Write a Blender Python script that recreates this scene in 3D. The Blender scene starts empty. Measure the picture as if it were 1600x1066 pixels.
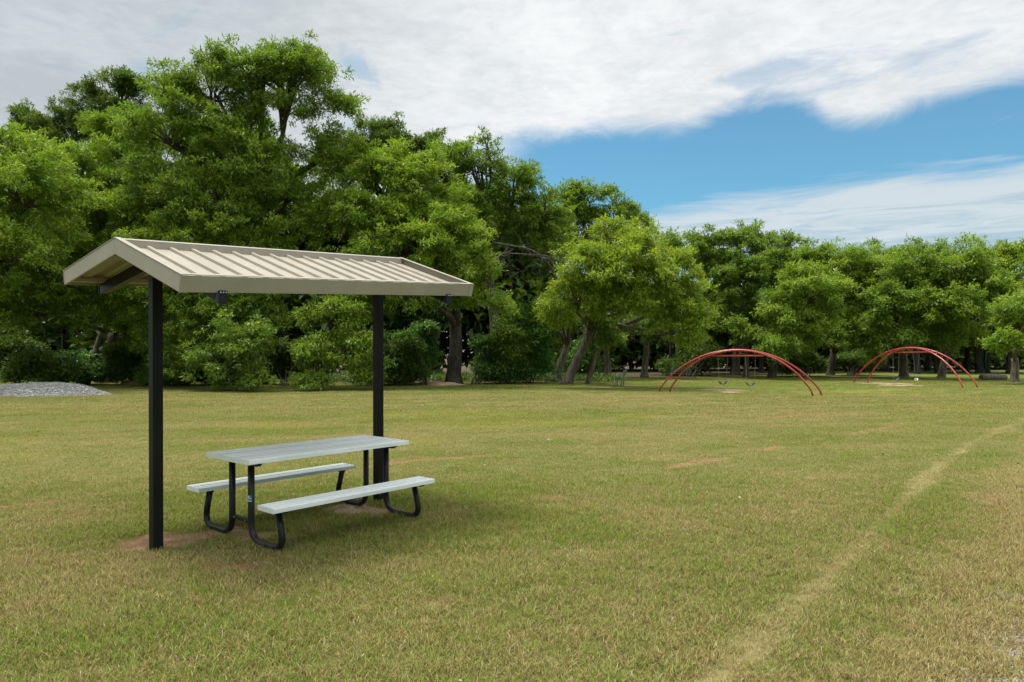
import bpy, bmesh, math, random
import numpy as np
from mathutils import Vector, Matrix

random.seed(7)
RNG = np.random.default_rng(11)
SC = bpy.context.scene
COL = SC.collection
PI = math.pi

# ------------------------------------------------------------------ camera, world, sun, exposure
F_PX, CAM_H, PITCH, SHIFT = 1058.39, 1.7032, -0.005, 26.99
cam_data = bpy.data.cameras.new('camera')
cam_data.sensor_width = 36.0
cam_data.lens = 36.0 * F_PX / 1600.0
cam_data.shift_y = SHIFT / 1600.0
cam_data.clip_start = 0.05
cam_data.clip_end = 3000.0
cam = bpy.data.objects.new('camera', cam_data)
COL.objects.link(cam)
cam.location = (0, 0, CAM_H)
cam.rotation_euler = (math.radians(90) + PITCH, 0, 0)
SC.camera = cam

SUN_DIR = Vector((-0.27, 0.10, 0.95)).normalized()      # towards the sun: high, to the left
sun_el = math.asin(SUN_DIR.z)
sun_az = math.atan2(SUN_DIR.x, SUN_DIR.y)
sun_data = bpy.data.lights.new('sun', 'SUN')
sun_data.energy = 2.45
sun_data.angle = math.radians(19.0)
sun_data.color = (1.0, 0.955, 0.87)
sun = bpy.data.objects.new('sun', sun_data)
COL.objects.link(sun)
sun.rotation_euler = SUN_DIR.to_track_quat('Z', 'Y').to_euler()

SC.view_settings.view_transform = 'Standard'
SC.view_settings.look = 'None'
SC.view_settings.gamma = 1.0
SC.view_settings.exposure = 0.90
SC.view_settings.use_curve_mapping = False
SC.cycles.max_bounces = 6
SC.cycles.diffuse_bounces = 3
SC.cycles.glossy_bounces = 2
SC.cycles.transmission_bounces = 3
SC.cycles.transparent_max_bounces = 4
SC.render.film_transparent = False


class NT:
    """small helper to write node trees"""
    def __init__(self, tree):
        self.t = tree
        self.n = tree.nodes
        self.l = tree.links

    def add(self, kind, **kw):
        nd = self.n.new(kind)
        for k, v in kw.items():
            setattr(nd, k, v)
        return nd

    def put(self, sock, v):
        if hasattr(v, 'bl_idname') or isinstance(v, bpy.types.NodeSocket):
            self.l.new(v, sock)
        else:
            sock.default_value = v

    def math(self, op, a, b=None, c=None, clamp=False):
        nd = self.add('ShaderNodeMath', operation=op, use_clamp=clamp)
        self.put(nd.inputs[0], a)
        if b is not None:
            self.put(nd.inputs[1], b)
        if c is not None:
            self.put(nd.inputs[2], c)
        return nd.outputs[0]

    def mix(self, fac, a, b, blend='MIX'):
        nd = self.add('ShaderNodeMix', data_type='RGBA', blend_type=blend)
        self.put(nd.inputs[0], fac)
        for s, v in ((nd.inputs[6], a), (nd.inputs[7], b)):
            if isinstance(v, tuple) and len(v) == 3:
                v = (*v, 1.0)
            self.put(s, v)
        return nd.outputs[2]

    def step(self, x, lo, hi):
        nd = self.add('ShaderNodeMapRange', interpolation_type='SMOOTHSTEP', clamp=True)
        self.put(nd.inputs[0], x)
        self.put(nd.inputs[1], lo)
        self.put(nd.inputs[2], hi)
        nd.inputs[3].default_value = 0.0
        nd.inputs[4].default_value = 1.0
        return nd.outputs[0]

    def noise(self, vec, scale, detail=4.0, rough=0.55, dist=0.0):
        nd = self.add('ShaderNodeTexNoise')
        if vec is not None:
            self.l.new(vec, nd.inputs['Vector'])
        nd.inputs['Scale'].default_value = scale
        nd.inputs['Detail'].default_value = detail
        nd.inputs['Roughness'].default_value = rough
        nd.inputs['Distortion'].default_value = dist
        return nd.outputs[0]

    def comb(self, x, y, z):
        nd = self.add('ShaderNodeCombineXYZ')
        for s, v in zip(nd.inputs, (x, y, z)):
            self.put(s, v)
        return nd.outputs[0]


def build_world():
    w = bpy.data.worlds.new('World')
    SC.world = w
    w.use_nodes = True
    t = NT(w.node_tree)
    t.n.clear()
    tc = t.add('ShaderNodeTexCoord')
    sep = t.add('ShaderNodeSeparateXYZ')
    t.l.new(tc.outputs['Generated'], sep.inputs[0])
    x, y, z = sep.outputs
    az = t.math('MULTIPLY', t.math('ARCTAN2', x, y), 180 / PI)            # degrees, 0 = north
    zc = t.math('MAXIMUM', t.math('MINIMUM', z, 1.0), -1.0)
    el = t.math('MULTIPLY', t.math('ARCSINE', zc), 180 / PI)
    # position on a cloud layer above
    zp = t.math('MAXIMUM', z, 0.035)
    px = t.math('DIVIDE', x, zp)
    py = t.math('DIVIDE', y, zp)
    lay = t.comb(px, py, 0.0)
    sky = t.add('ShaderNodeTexSky', sky_type='NISHITA')
    sky.sun_disc = False
    sky.sun_elevation = sun_el
    sky.sun_rotation = sun_az
    sky.air_density = 1.0
    sky.dust_density = 0.5
    sky.ozone_density = 2.0
    blue = t.mix(1.0, sky.outputs[0], (0.36, 0.70, 0.72), 'MULTIPLY')
    # cloud brightness
    n_big = t.noise(lay, 0.55, 5, 0.55, 0.4)
    n_mid = t.noise(lay, 2.2, 6, 0.6, 0.6)
    n_fine = t.noise(lay, 13.0, 6, 0.68, 0.3)
    b = t.math('ADD', t.math('MULTIPLY', n_big, 0.42), t.math('ADD', t.math('MULTIPLY', n_mid, 0.34), t.math('MULTIPLY', n_fine, 0.24)))
    b = t.step(b, 0.40, 0.60)
    # the deck is thicker and greyer to the west
    west = t.step(az, 2.0, -26.0)
    c_lit = t.mix(west, (5.05, 5.15, 5.2), (3.45, 3.75, 3.9))
    c_dim = t.mix(west, (4.0, 4.2, 4.35), (2.75, 3.05, 3.2))
    cloud = t.mix(b, c_dim, c_lit)
    hi = t.step(el, 28.0, 60.0)
    cloud = t.mix(hi, cloud, t.mix(1.0, cloud, (3.0, 2.95, 2.8), 'MULTIPLY'))  # cloud overhead, out of view, brightened as added fill light
    # edge of the deck with a blue band below it
    wob = t.math('MULTIPLY', t.math('SUBTRACT', t.noise(t.comb(t.math('MULTIPLY', az, 0.05), t.math('MULTIPLY', el, 0.10), 0.0), 3.0, 8, 0.66, 1.0), 0.5), 5.0)
    # slow wave of the edge
    ramp = t.add('ShaderNodeFloatCurve')
    cm = ramp.mapping.curves[0]
    t.put(ramp.inputs['Value'], t.math('DIVIDE', t.math('ADD', az, 180.0), 360.0))
    pts = [(-180, 17), (-30, 10), (-12, 14.2), (-1, 16.9), (5, 17.8), (10, 17.9), (13.5, 17.7), (17.5, 18.8), (21.2, 19.0), (23.5, 18.5), (25.8, 17.0), (28.3, 16.7), (31.5, 17.5), (37, 18.0), (60, 18.6), (180, 17)]
    while len(cm.points) < len(pts):
        cm.points.new(0.5, 0.5)
    for p, (a, e) in zip(cm.points, pts):
        p.location = ((a + 180) / 360.0, e / 30.0)
        p.handle_type = 'AUTO'
    ramp.mapping.update()
    edge = t.math('MULTIPLY', ramp.outputs[0], 30.0)
    soft = t.math('SUBTRACT', t.math('ADD', el, t.math('MULTIPLY', wob, 0.50)), edge)
    m_deck = t.step(soft, -0.7, 1.5)
    # east of the deck's tail below: blue; the low haze bank
    low_n = t.noise(t.comb(t.math('MULTIPLY', az, 0.030), t.math('MULTIPLY', el, 0.22), 3.0), 2.2, 7, 0.6, 0.7)
    bank_top = t.math('ADD', 10.9, t.math('MULTIPLY', t.math('SUBTRACT', low_n, 0.5), 5.0))
    bank_top = t.math('ADD', bank_top, t.math('MULTIPLY', t.step(az, 4.0, 26.0), 2.0))
    m_bank = t.step(t.math('SUBTRACT', bank_top, el), -0.7, 1.6)
    streak = t.noise(t.comb(t.math('MULTIPLY', az, 0.035), t.math('MULTIPLY', el, 0.40), 8.0), 3.0, 8, 0.68, 0.9)
    bank_c = t.mix(t.step(t.math('ADD', streak, t.math('MULTIPLY', t.math('SUBTRACT', el, 9.3), 0.055)), 0.33, 0.60), (2.3, 3.0, 3.45), (3.9, 4.15, 4.3))
    m_bank = t.math('MULTIPLY', m_bank, 0.86)
    west_mask = t.step(t.math('ADD', az, t.math('MULTIPLY', wob, 1.6)), 3.0, -6.0)
    # wisps in the blue
    wn = t.noise(t.comb(t.math('MULTIPLY', az, 0.045), t.math('MULTIPLY', el, 0.16), 5.0), 2.6, 7, 0.6, 1.6)
    m_wisp = t.math('MULTIPLY', t.step(wn, 0.62, 0.82), 0.35)
    veil = 0.06
    m_low = t.math('MAXIMUM', t.math('MAXIMUM', m_bank, m_wisp), veil)
    col = t.mix(m_low, blue, bank_c)
    m_w2 = t.math('MULTIPLY', west_mask, 0.92)
    m_top = t.math('MAXIMUM', m_deck, m_w2)
    # thin spots in the deck through which a little blue shows
    thin = t.math('MULTIPLY', t.step(t.noise(lay, 1.3, 6, 0.6, 0.8), 0.56, 0.70), 0.42)
    m_top = t.math('MULTIPLY', m_top, t.math('SUBTRACT', 1.0, thin))
    col = t.mix(m_top, col, cloud)
    bg = t.add('ShaderNodeBackground')
    t.l.new(col, bg.inputs[0])
    bg.inputs[1].default_value = 0.1
    out = t.add('ShaderNodeOutputWorld')
    t.l.new(bg.outputs[0], out.inputs[0])


build_world()


# ------------------------------------------------------------------ helpers
def ground_at(px, py, z=0.0):
    """the point of height z that the photograph shows at this pixel"""
    zz = -(py - 533 - SHIFT) / F_PX
    xx = (px - 800) / F_PX
    cp, sp = math.cos(PITCH), math.sin(PITCH)
    d = (xx, cp - zz * sp, sp + zz * cp)
    s = (z - CAM_H) / d[2]
    return (d[0] * s, d[1] * s)


def at_depth(px, py, Y):
    """the point at distance Y north of the camera seen at this pixel"""
    return ((px - 800) * Y / F_PX, Y, CAM_H + (554.7 - py) * Y / F_PX)


def props(o, label=None, cat=None, group=None, kind=None):
    if label:
        o['label'] = label
    if cat:
        o['category'] = cat
    if group:
        o['group'] = group
    if kind:
        o['kind'] = kind
    return o


def empty(name, loc=(0, 0, 0), rz=0.0):
    o = bpy.data.objects.new(name, None)
    o.empty_display_size = 0.3
    COL.objects.link(o)
    o.location = loc
    o.rotation_euler = (0, 0, rz)
    return o


class MB:
    def __init__(self):
        self.v = []
        self.f = []
        self.sm = []

    def poly(self, pts, smooth=False):
        n = len(self.v)
        self.v += [tuple(p) for p in pts]
        self.f.append(tuple(range(n, n + len(pts))))
        self.sm.append(smooth)

    def box(self, lo, hi, top=None):
        """axis box; top = optional function applied to each vertex"""
        n = len(self.v)
        vs = [(x, y, z) for z in (lo[2], hi[2]) for y in (lo[1], hi[1]) for x in (lo[0], hi[0])]
        if top:
            vs = [top(*p) for p in vs]
        self.v += vs
        for q in ((0, 2, 3, 1), (4, 5, 7, 6), (0, 1, 5, 4), (2, 6, 7, 3), (0, 4, 6, 2), (1, 3, 7, 5)):
            self.f.append(tuple(n + i for i in q))
            self.sm.append(False)
        return self

    def hexa(self, p):
        """eight corners: bottom ring of four then top ring of four"""
        n = len(self.v)
        self.v += [tuple(q) for q in p]
        for q in ((3, 2, 1, 0), (4, 5, 6, 7), (0, 1, 5, 4), (1, 2, 6, 5), (2, 3, 7, 6), (3, 0, 4, 7)):
            self.f.append(tuple(n + i for i in q))
            self.sm.append(False)
        return self

    def tube(self, pts, r, seg=10, cap=True):
        pts = [Vector(p) for p in pts]
        m = len(pts)
        rs = r if isinstance(r, (list, tuple, np.ndarray)) else [r] * m
        n0 = len(self.v)
        up = None
        for i, p in enumerate(pts):
            t = (pts[min(i + 1, m - 1)] - pts[max(i - 1, 0)])
            if t.length < 1e-9:
                t = Vector((0, 0, 1))
            t.normalize()
            if up is None:
                up = Vector((0, 0, 1)) if abs(t.z) < 0.9 else Vector((1, 0, 0))
            s = t.cross(up)
            if s.length < 1e-6:
                s = t.cross(Vector((0, 1, 0)))
            s.normalize()
            up = s.cross(t).normalized()
            for k in range(seg):
                a = 2 * PI * k / seg
                q = p + (s * math.cos(a) + up * math.sin(a)) * rs[i]
                self.v.append(tuple(q))
        for i in range(m - 1):
            for k in range(seg):
                a = n0 + i * seg + k
                b = n0 + i * seg + (k + 1) % seg
                self.f.append((a, b, b + seg, a + seg))
                self.sm.append(True)
        if cap:
            self.f.append(tuple(n0 + k for k in reversed(range(seg))))
            self.sm.append(False)
            self.f.append(tuple(n0 + (m - 1) * seg + k for k in range(seg)))
            self.sm.append(False)
        return self

    def build(self, name, mat, parent=None, bevel=0.0, recalc=True):
        me = bpy.data.meshes.new(name)
        me.from_pydata(self.v, [], self.f)
        me.polygons.foreach_set('use_smooth', self.sm)
        if recalc:
            bm = bmesh.new()
            bm.from_mesh(me)
            bmesh.ops.recalc_face_normals(bm, faces=bm.faces)
            if bevel:
                es = [e for e in bm.edges if len(e.link_faces) == 2 and e.calc_face_angle(0) > 0.6]
                bmesh.ops.bevel(bm, geom=es, offset=bevel, segments=2, affect='EDGES', profile=0.6)
            bm.to_mesh(me)
            bm.free()
        if mat:
            me.materials.append(mat)
        o = bpy.data.objects.new(name, me)
        COL.objects.link(o)
        if parent:
            o.parent = parent
        return o


def raw_mesh(name, verts, faces_n, idx, mat, attrs=None, parent=None):
    """fast mesh from numpy: all faces have faces_n corners"""
    me = bpy.data.meshes.new(name)
    nv = len(verts)
    nf = len(idx) // faces_n
    me.vertices.add(nv)
    me.vertices.foreach_set('co', np.ascontiguousarray(verts, dtype=np.float32).ravel())
    me.loops.add(nf * faces_n)
    me.loops.foreach_set('vertex_index', np.ascontiguousarray(idx, dtype=np.int32))
    me.polygons.add(nf)
    me.polygons.foreach_set('loop_start', np.arange(0, nf * faces_n, faces_n, dtype=np.int32))
    me.polygons.foreach_set('loop_total', np.full(nf, faces_n, dtype=np.int32))
    for k, a in (attrs or {}).items():
        at = me.attributes.new(k, 'FLOAT', 'POINT')
        at.data.foreach_set('value', np.ascontiguousarray(a, dtype=np.float32))
    me.update(calc_edges=True)
    if mat:
        me.materials.append(mat)
    o = bpy.data.objects.new(name, me)
    COL.objects.link(o)
    if parent:
        o.parent = parent
    return o


# value noise in numpy, shared by ground mesh and grass points
_perm = RNG.random((256, 256))


def vnoise(x, y, scale, octv=3):
    x = np.asarray(x, float) * scale
    y = np.asarray(y, float) * scale
    out = 0.0
    amp = 1.0
    tot = 0.0
    for k in range(octv):
        xi = np.floor(x).astype(int)
        yi = np.floor(y).astype(int)
        fx = x - xi
        fy = y - yi
        fx = fx * fx * (3 - 2 * fx)
        fy = fy * fy * (3 - 2 * fy)
        g = lambda a, b: _perm[(a + 37 * k) % 256, (b + 91 * k) % 256]
        v = (g(xi, yi) * (1 - fx) + g(xi + 1, yi) * fx) * (1 - fy) + (g(xi, yi + 1) * (1 - fx) + g(xi + 1, yi + 1) * fx) * fy
        out = out + v * amp
        tot += amp
        amp *= 0.55
        x = x * 2.03 + 11.3
        y = y * 2.03 + 7.7
    return out / tot


def smooth(x, a, b):
    t = np.clip((x - a) / (b - a), 0, 1)
    return t * t * (3 - 2 * t)


# ------------------------------------------------------------------ materials
def principled(name, base=(0.5, 0.5, 0.5), rough=0.6, metal=0.0, spec=0.5):
    m = bpy.data.materials.new(name)
    m.use_nodes = True
    t = NT(m.node_tree)
    b = m.node_tree.nodes['Principled BSDF']
    b.inputs['Base Color'].default_value = (*base, 1)
    b.inputs['Roughness'].default_value = rough
    b.inputs['Metallic'].default_value = metal
    b.inputs['Specular IOR Level'].default_value = spec
    return m, t, b


def obj_coord(t):
    return t.add('ShaderNodeTexCoord').outputs['Object']


def bump(t, b, height, strength=0.3, dist=0.01):
    nd = t.add('ShaderNodeBump')
    nd.inputs['Strength'].default_value = strength
    nd.inputs['Distance'].default_value = dist
    t.l.new(height, nd.inputs['Height'])
    t.l.new(nd.outputs[0], b.inputs['Normal'])


def mat_painted_steel(name, c1, c2, rough, streaks=True, ridges=None, spec=0.4):
    m, t, b = principled(name, c1, rough, 0, spec)
    oc = obj_coord(t)
    n = t.noise(oc, 3.0, 5, 0.6)
    col = t.mix(t.step(n, 0.35, 0.7), c1, c2)
    sep = t.add('ShaderNodeSeparateXYZ')
    t.l.new(oc, sep.inputs[0])
    # dust and grime specks
    sp = t.noise(oc, 38.0, 3, 0.7)
    col = t.mix(t.math('MULTIPLY', t.step(sp, 0.66, 0.76), 0.35), col, tuple(x * 0.5 for x in c1))
    if streaks:
        st = t.noise(t.comb(t.math('MULTIPLY', sep.outputs[0], 22.0), t.math('MULTIPLY', sep.outputs[1], 1.2), t.math('MULTIPLY', sep.outputs[2], 1.2)), 1.0, 4, 0.6)
        col = t.mix(t.math('MULTIPLY', t.step(st, 0.45, 0.75), 0.22), col, tuple(x * 0.7 for x in c1))
    t.l.new(col, b.inputs['Base Color'])
    t.l.new(t.math('ADD', rough - 0.06, t.math('MULTIPLY', n, 0.14)), b.inputs['Roughness'])
    if ridges:
        wv = t.math('SINE', t.math('MULTIPLY', sep.outputs[2], ridges))
        bump(t, b, wv, 0.10, 0.0015)
    return m


M = {}
M['tan'] = mat_painted_steel('tan_steel', (0.295, 0.262, 0.205), (0.33, 0.295, 0.235), 0.42)
M['tan_fascia'] = mat_painted_steel('tan_fascia', (0.29, 0.262, 0.208), (0.33, 0.297, 0.235), 0.45, streaks=False, ridges=420.0)
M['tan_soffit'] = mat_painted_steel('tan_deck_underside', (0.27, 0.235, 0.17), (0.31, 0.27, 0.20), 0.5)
M['black_post'] = mat_painted_steel('black_post', (0.008, 0.009, 0.010), (0.013, 0.013, 0.013), 0.42, streaks=False, spec=0.12)
M['black_tube'] = mat_painted_steel('black_tube', (0.009, 0.009, 0.010), (0.018, 0.017, 0.016), 0.36, streaks=False, spec=0.25)


def mat_aluminium(name, lines):
    m, t, b = principled(name, (0.62, 0.64, 0.62), 0.38, 0.0)
    oc = obj_coord(t)
    sep = t.add('ShaderNodeSeparateXYZ')
    t.l.new(oc, sep.inputs[0])
    st = t.noise(t.comb(t.math('MULTIPLY', sep.outputs[0], 1.5), t.math('MULTIPLY', sep.outputs[1], 60.0), t.math('MULTIPLY', sep.outputs[2], 30.0)), 1.0, 4, 0.6)
    blot = t.noise(oc, 5.0, 5, 0.65)
    c = t.mix(t.step(st, 0.32, 0.62), (0.62, 0.67, 0.66), (0.78, 0.82, 0.81))
    c = t.mix(t.math('MULTIPLY', t.step(blot, 0.5, 0.75), 0.35), c, (0.46, 0.46, 0.42))
    sep2 = t.add('ShaderNodeSeparateXYZ')
    t.l.new(oc, sep2.inputs[0])
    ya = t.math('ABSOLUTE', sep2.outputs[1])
    line_noise = t.noise(t.comb(t.math('MULTIPLY', sep2.outputs[0], 6.0), t.math('MULTIPLY', sep2.outputs[1], 20.0), 0.0), 1.0, 4, 0.6)
    for (cy_, hw, k_) in lines:  # lines darkened in the colour, standing in for groove shade and reflection
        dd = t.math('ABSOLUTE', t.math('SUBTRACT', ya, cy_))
        mm = t.math('MULTIPLY', t.step(dd, hw, hw * 0.45), t.math('MULTIPLY', t.math('ADD', 0.55, t.math('MULTIPLY', line_noise, 0.7)), k_))
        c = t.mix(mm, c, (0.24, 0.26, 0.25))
    t.l.new(c, b.inputs['Base Color'])
    t.l.new(t.math('ADD', 0.32, t.math('MULTIPLY', blot, 0.25)), b.inputs['Roughness'])
    bump(t, b, st, 0.06, 0.001)
    return m


M['aluminium'] = mat_aluminium('anodised_aluminium', [])
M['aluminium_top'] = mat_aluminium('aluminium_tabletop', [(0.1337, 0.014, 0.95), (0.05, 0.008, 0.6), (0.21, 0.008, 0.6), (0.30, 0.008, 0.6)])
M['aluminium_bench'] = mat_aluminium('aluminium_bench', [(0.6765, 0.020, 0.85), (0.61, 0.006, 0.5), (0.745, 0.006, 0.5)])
M['bolt'] = principled('zinc_bolt', (0.45, 0.45, 0.45), 0.35, 0.9)[0]


def mat_red():
    m, t, b = principled('faded_red_paint', (0.5, 0.04, 0.04), 0.27)
    oc = obj_coord(t)
    n = t.noise(oc, 2.0, 5, 0.6)
    geo = t.add('ShaderNodeNewGeometry')
    c = t.mix(t.step(n, 0.35, 0.7), (0.30, 0.018, 0.020), (0.40, 0.05, 0.045))
    t.l.new(c, b.inputs['Base Color'])
    return m


M['red'] = mat_red()
M['chain'] = principled('galvanised_chain', (0.30, 0.30, 0.29), 0.5, 0.6)[0]
M['swing_seat'] = principled('blue_black_rubber', (0.03, 0.05, 0.09), 0.25)[0]
M['swing_white'] = principled('pale_swing_seat', (0.62, 0.66, 0.72), 0.4)[0]
M['bench_green'] = principled('dark_green_bench_paint', (0.02, 0.09, 0.06), 0.4)[0]
M['grey_metal'] = principled('grey_metal', (0.33, 0.34, 0.33), 0.5, 0.4)[0]
M['sticker_blue'] = principled('sticker_blue', (0.03, 0.12, 0.25), 0.35)[0]
M['sticker_white'] = principled('sticker_white', (0.62, 0.74, 0.80), 0.35)[0]


def mat_leaf(name, leaf_tone, dark, yellow, trans=0.45, gloss=0.42):
    m = bpy.data.materials.new(name)
    m.use_nodes = True
    t = NT(m.node_tree)
    t.n.clear()
    at = t.add('ShaderNodeAttribute', attribute_name='lv')
    at2 = t.add('ShaderNodeAttribute', attribute_name='cv')
    c = t.mix(at.outputs['Fac'], dark, leaf_tone)  # each leaf mixes a darker and a lighter green at random
    c = t.mix(t.math('MULTIPLY', t.step(at2.outputs['Fac'], 0.3, 1.0), 0.75), c, yellow)
    d = t.add('ShaderNodeBsdfDiffuse')
    t.l.new(c, d.inputs[0])
    tr = t.add('ShaderNodeBsdfTranslucent')
    ct = t.mix(1.0, c, (1.25, 1.25, 0.55), 'MULTIPLY')
    t.l.new(ct, tr.inputs[0])
    mx = t.add('ShaderNodeMixShader')
    mx.inputs[0].default_value = trans
    t.l.new(d.outputs[0], mx.inputs[1])
    t.l.new(tr.outputs[0], mx.inputs[2])
    g = t.add('ShaderNodeBsdfGlossy')
    g.inputs['Roughness'].default_value = gloss
    g.inputs[0].default_value = (0.9, 0.95, 0.9, 1)
    mx2 = t.add('ShaderNodeMixShader')
    mx2.inputs[0].default_value = 0.03
    t.l.new(mx.outputs[0], mx2.inputs[1])
    t.l.new(g.outputs[0], mx2.inputs[2])
    o = t.add('ShaderNodeOutputMaterial')
    t.l.new(mx2.outputs[0], o.inputs[0])
    return m


LEAF = {
    'bright': mat_leaf('pecan_leaves', (0.235, 0.355, 0.036), (0.105, 0.195, 0.021), (0.375, 0.44, 0.06)),
    'mid': mat_leaf('hardwood_leaves', (0.19, 0.30, 0.034), (0.082, 0.16, 0.020), (0.31, 0.38, 0.055)),
    'yellow': mat_leaf('yellow_green_leaves', (0.27, 0.37, 0.036), (0.12, 0.20, 0.02), (0.42, 0.46, 0.055)),  # yellower leaf colour of its own
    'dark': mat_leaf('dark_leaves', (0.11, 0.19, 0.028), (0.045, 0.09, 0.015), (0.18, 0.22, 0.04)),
    'blue': mat_leaf('understory_leaves', (0.14, 0.29, 0.065), (0.05, 0.13, 0.03), (0.22, 0.34, 0.07)),
}


def mat_bark(name, c1, c2):
    m, t, b = principled(name, c1, 0.9, 0, 0.2)
    oc = obj_coord(t)
    sep = t.add('ShaderNodeSeparateXYZ')
    t.l.new(oc, sep.inputs[0])
    st = t.comb(t.math('MULTIPLY', sep.outputs[0], 9.0), t.math('MULTIPLY', sep.outputs[1], 9.0), t.math('MULTIPLY', sep.outputs[2], 1.8))
    n = t.noise(st, 1.0, 7, 0.7, 0.6)
    n2 = t.noise(oc, 1.4, 4, 0.6)
    c = t.mix(t.step(n, 0.35, 0.68), c2, c1)
    c = t.mix(t.math('MULTIPLY', t.step(n2, 0.5, 0.7), 0.45), c, (0.11, 0.12, 0.06))
    t.l.new(c, b.inputs['Base Color'])
    bump(t, b, n, 0.9, 0.06)
    return m


M['bark'] = mat_bark('grey_brown_bark', (0.21, 0.18, 0.145), (0.06, 0.05, 0.04))
M['bark_dark'] = mat_bark('dark_bark', (0.10, 0.085, 0.07), (0.03, 0.026, 0.022))
M['dead_wood'] = mat_bark('pale_dead_wood', (0.23, 0.21, 0.18), (0.11, 0.10, 0.085))


# ------------------------------------------------------------------ ground masks
def ell(x, y, cx, cy, rx, ry, rot=0.0, nz=None):
    c, s = math.cos(rot), math.sin(rot)
    dx, dy = x - cx, y - cy
    u = (dx * c + dy * s) / rx
    v = (-dx * s + dy * c) / ry
    r = np.sqrt(u * u + v * v)
    if nz is not None:
        r = r + nz
    return 1 - smooth(r, 0.55, 1.1)


def seg_dist(x, y, pts):
    best = np.full(np.shape(x), 1e9)
    for (x0, y0), (x1, y1) in zip(pts[:-1], pts[1:]):
        dx, dy = x1 - x0, y1 - y0
        t = np.clip(((x - x0) * dx + (y - y0) * dy) / (dx * dx + dy * dy), 0, 1)
        best = np.minimum(best, np.hypot(x - x0 - t * dx, y - y0 - t * dy))
    return best


TRACK = [ground_at(*p) for p in ((1090, 1100), (1150, 1035), (1240, 955), (1310, 885), (1375, 822), (1450, 745), (1520, 693), (1600, 655), (1800, 618))]
HAY = [([(600, 724), (680, 718), (760, 712)], 0.10), ([(-40, 797), (20, 793), (80, 785)], 0.07), ([(1048, 731), (1085, 724), (1128, 718)], 0.14),
       ([(1195, 704), (1216, 700)], 0.12), ([(30, 735), (52, 732)], 0.08), ([(850, 782), (868, 778)], 0.06), ([(1275, 689), (1290, 687)], 0.1),
       ([(1130, 683), (1150, 680)], 0.1), ([(1195, 655), (1250, 650)], 0.2), ([(1330, 682), (1400, 666)], 0.10), ([(170, 786), (190, 788)], 0.05), ([(330, 890), (380, 884), (400, 892)], 0.07)]
HAY = [([ground_at(*p) for p in ps], w) for ps, w in HAY]
# bare earth: pixel centre, half widths in metres across and away from the camera, paleness
BARE = [(243, 846, 0.30, 0.36, 0.1), (300, 842, 0.28, 0.30, 0.3), (350, 832, 0.34, 0.30, 0.4), (405, 838, 0.26, 0.2, 0.3), (545, 795, 0.42, 0.38, 0.75), (600, 800, 0.26, 0.24, 0.6), (680, 601, 2.2, 1.6, 0.55),
        (1142, 612.5, 0.65, 0.5, 1.0), (1128, 609, 1.5, 1.0, 0.6), (1380, 599, 1.9, 1.5, 0.8), (1412, 602, 2.0, 1.0, 0.9),
        (985, 602, 0.9, 0.7, 0.7), (1060, 594, 1.0, 0.8, 0.6), (838, 596.5, 0.7, 0.8, 0.6), (812, 602, 0.4, 0.3, 0.7), (940, 605, 0.8, 0.5, 0.4), (1340, 592, 1.2, 2, .5), (1392, 580, 2, 3, .5)]
GRAV = [(1600, 935, 0.16, 0.07), (1592, 1022, 0.17, 0.09), (1620, 980, 0.20, 0.12), (1540, 1062, 0.10, 0.05), (1580, 1000, 0.09, 0.04), (1560, 1040, 0.05, 0.03), (1610, 1062, 0.20, 0.07), (1640, 1000, 0.25, 0.2), (1566, 930, 0.06, 0.03)]


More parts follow.
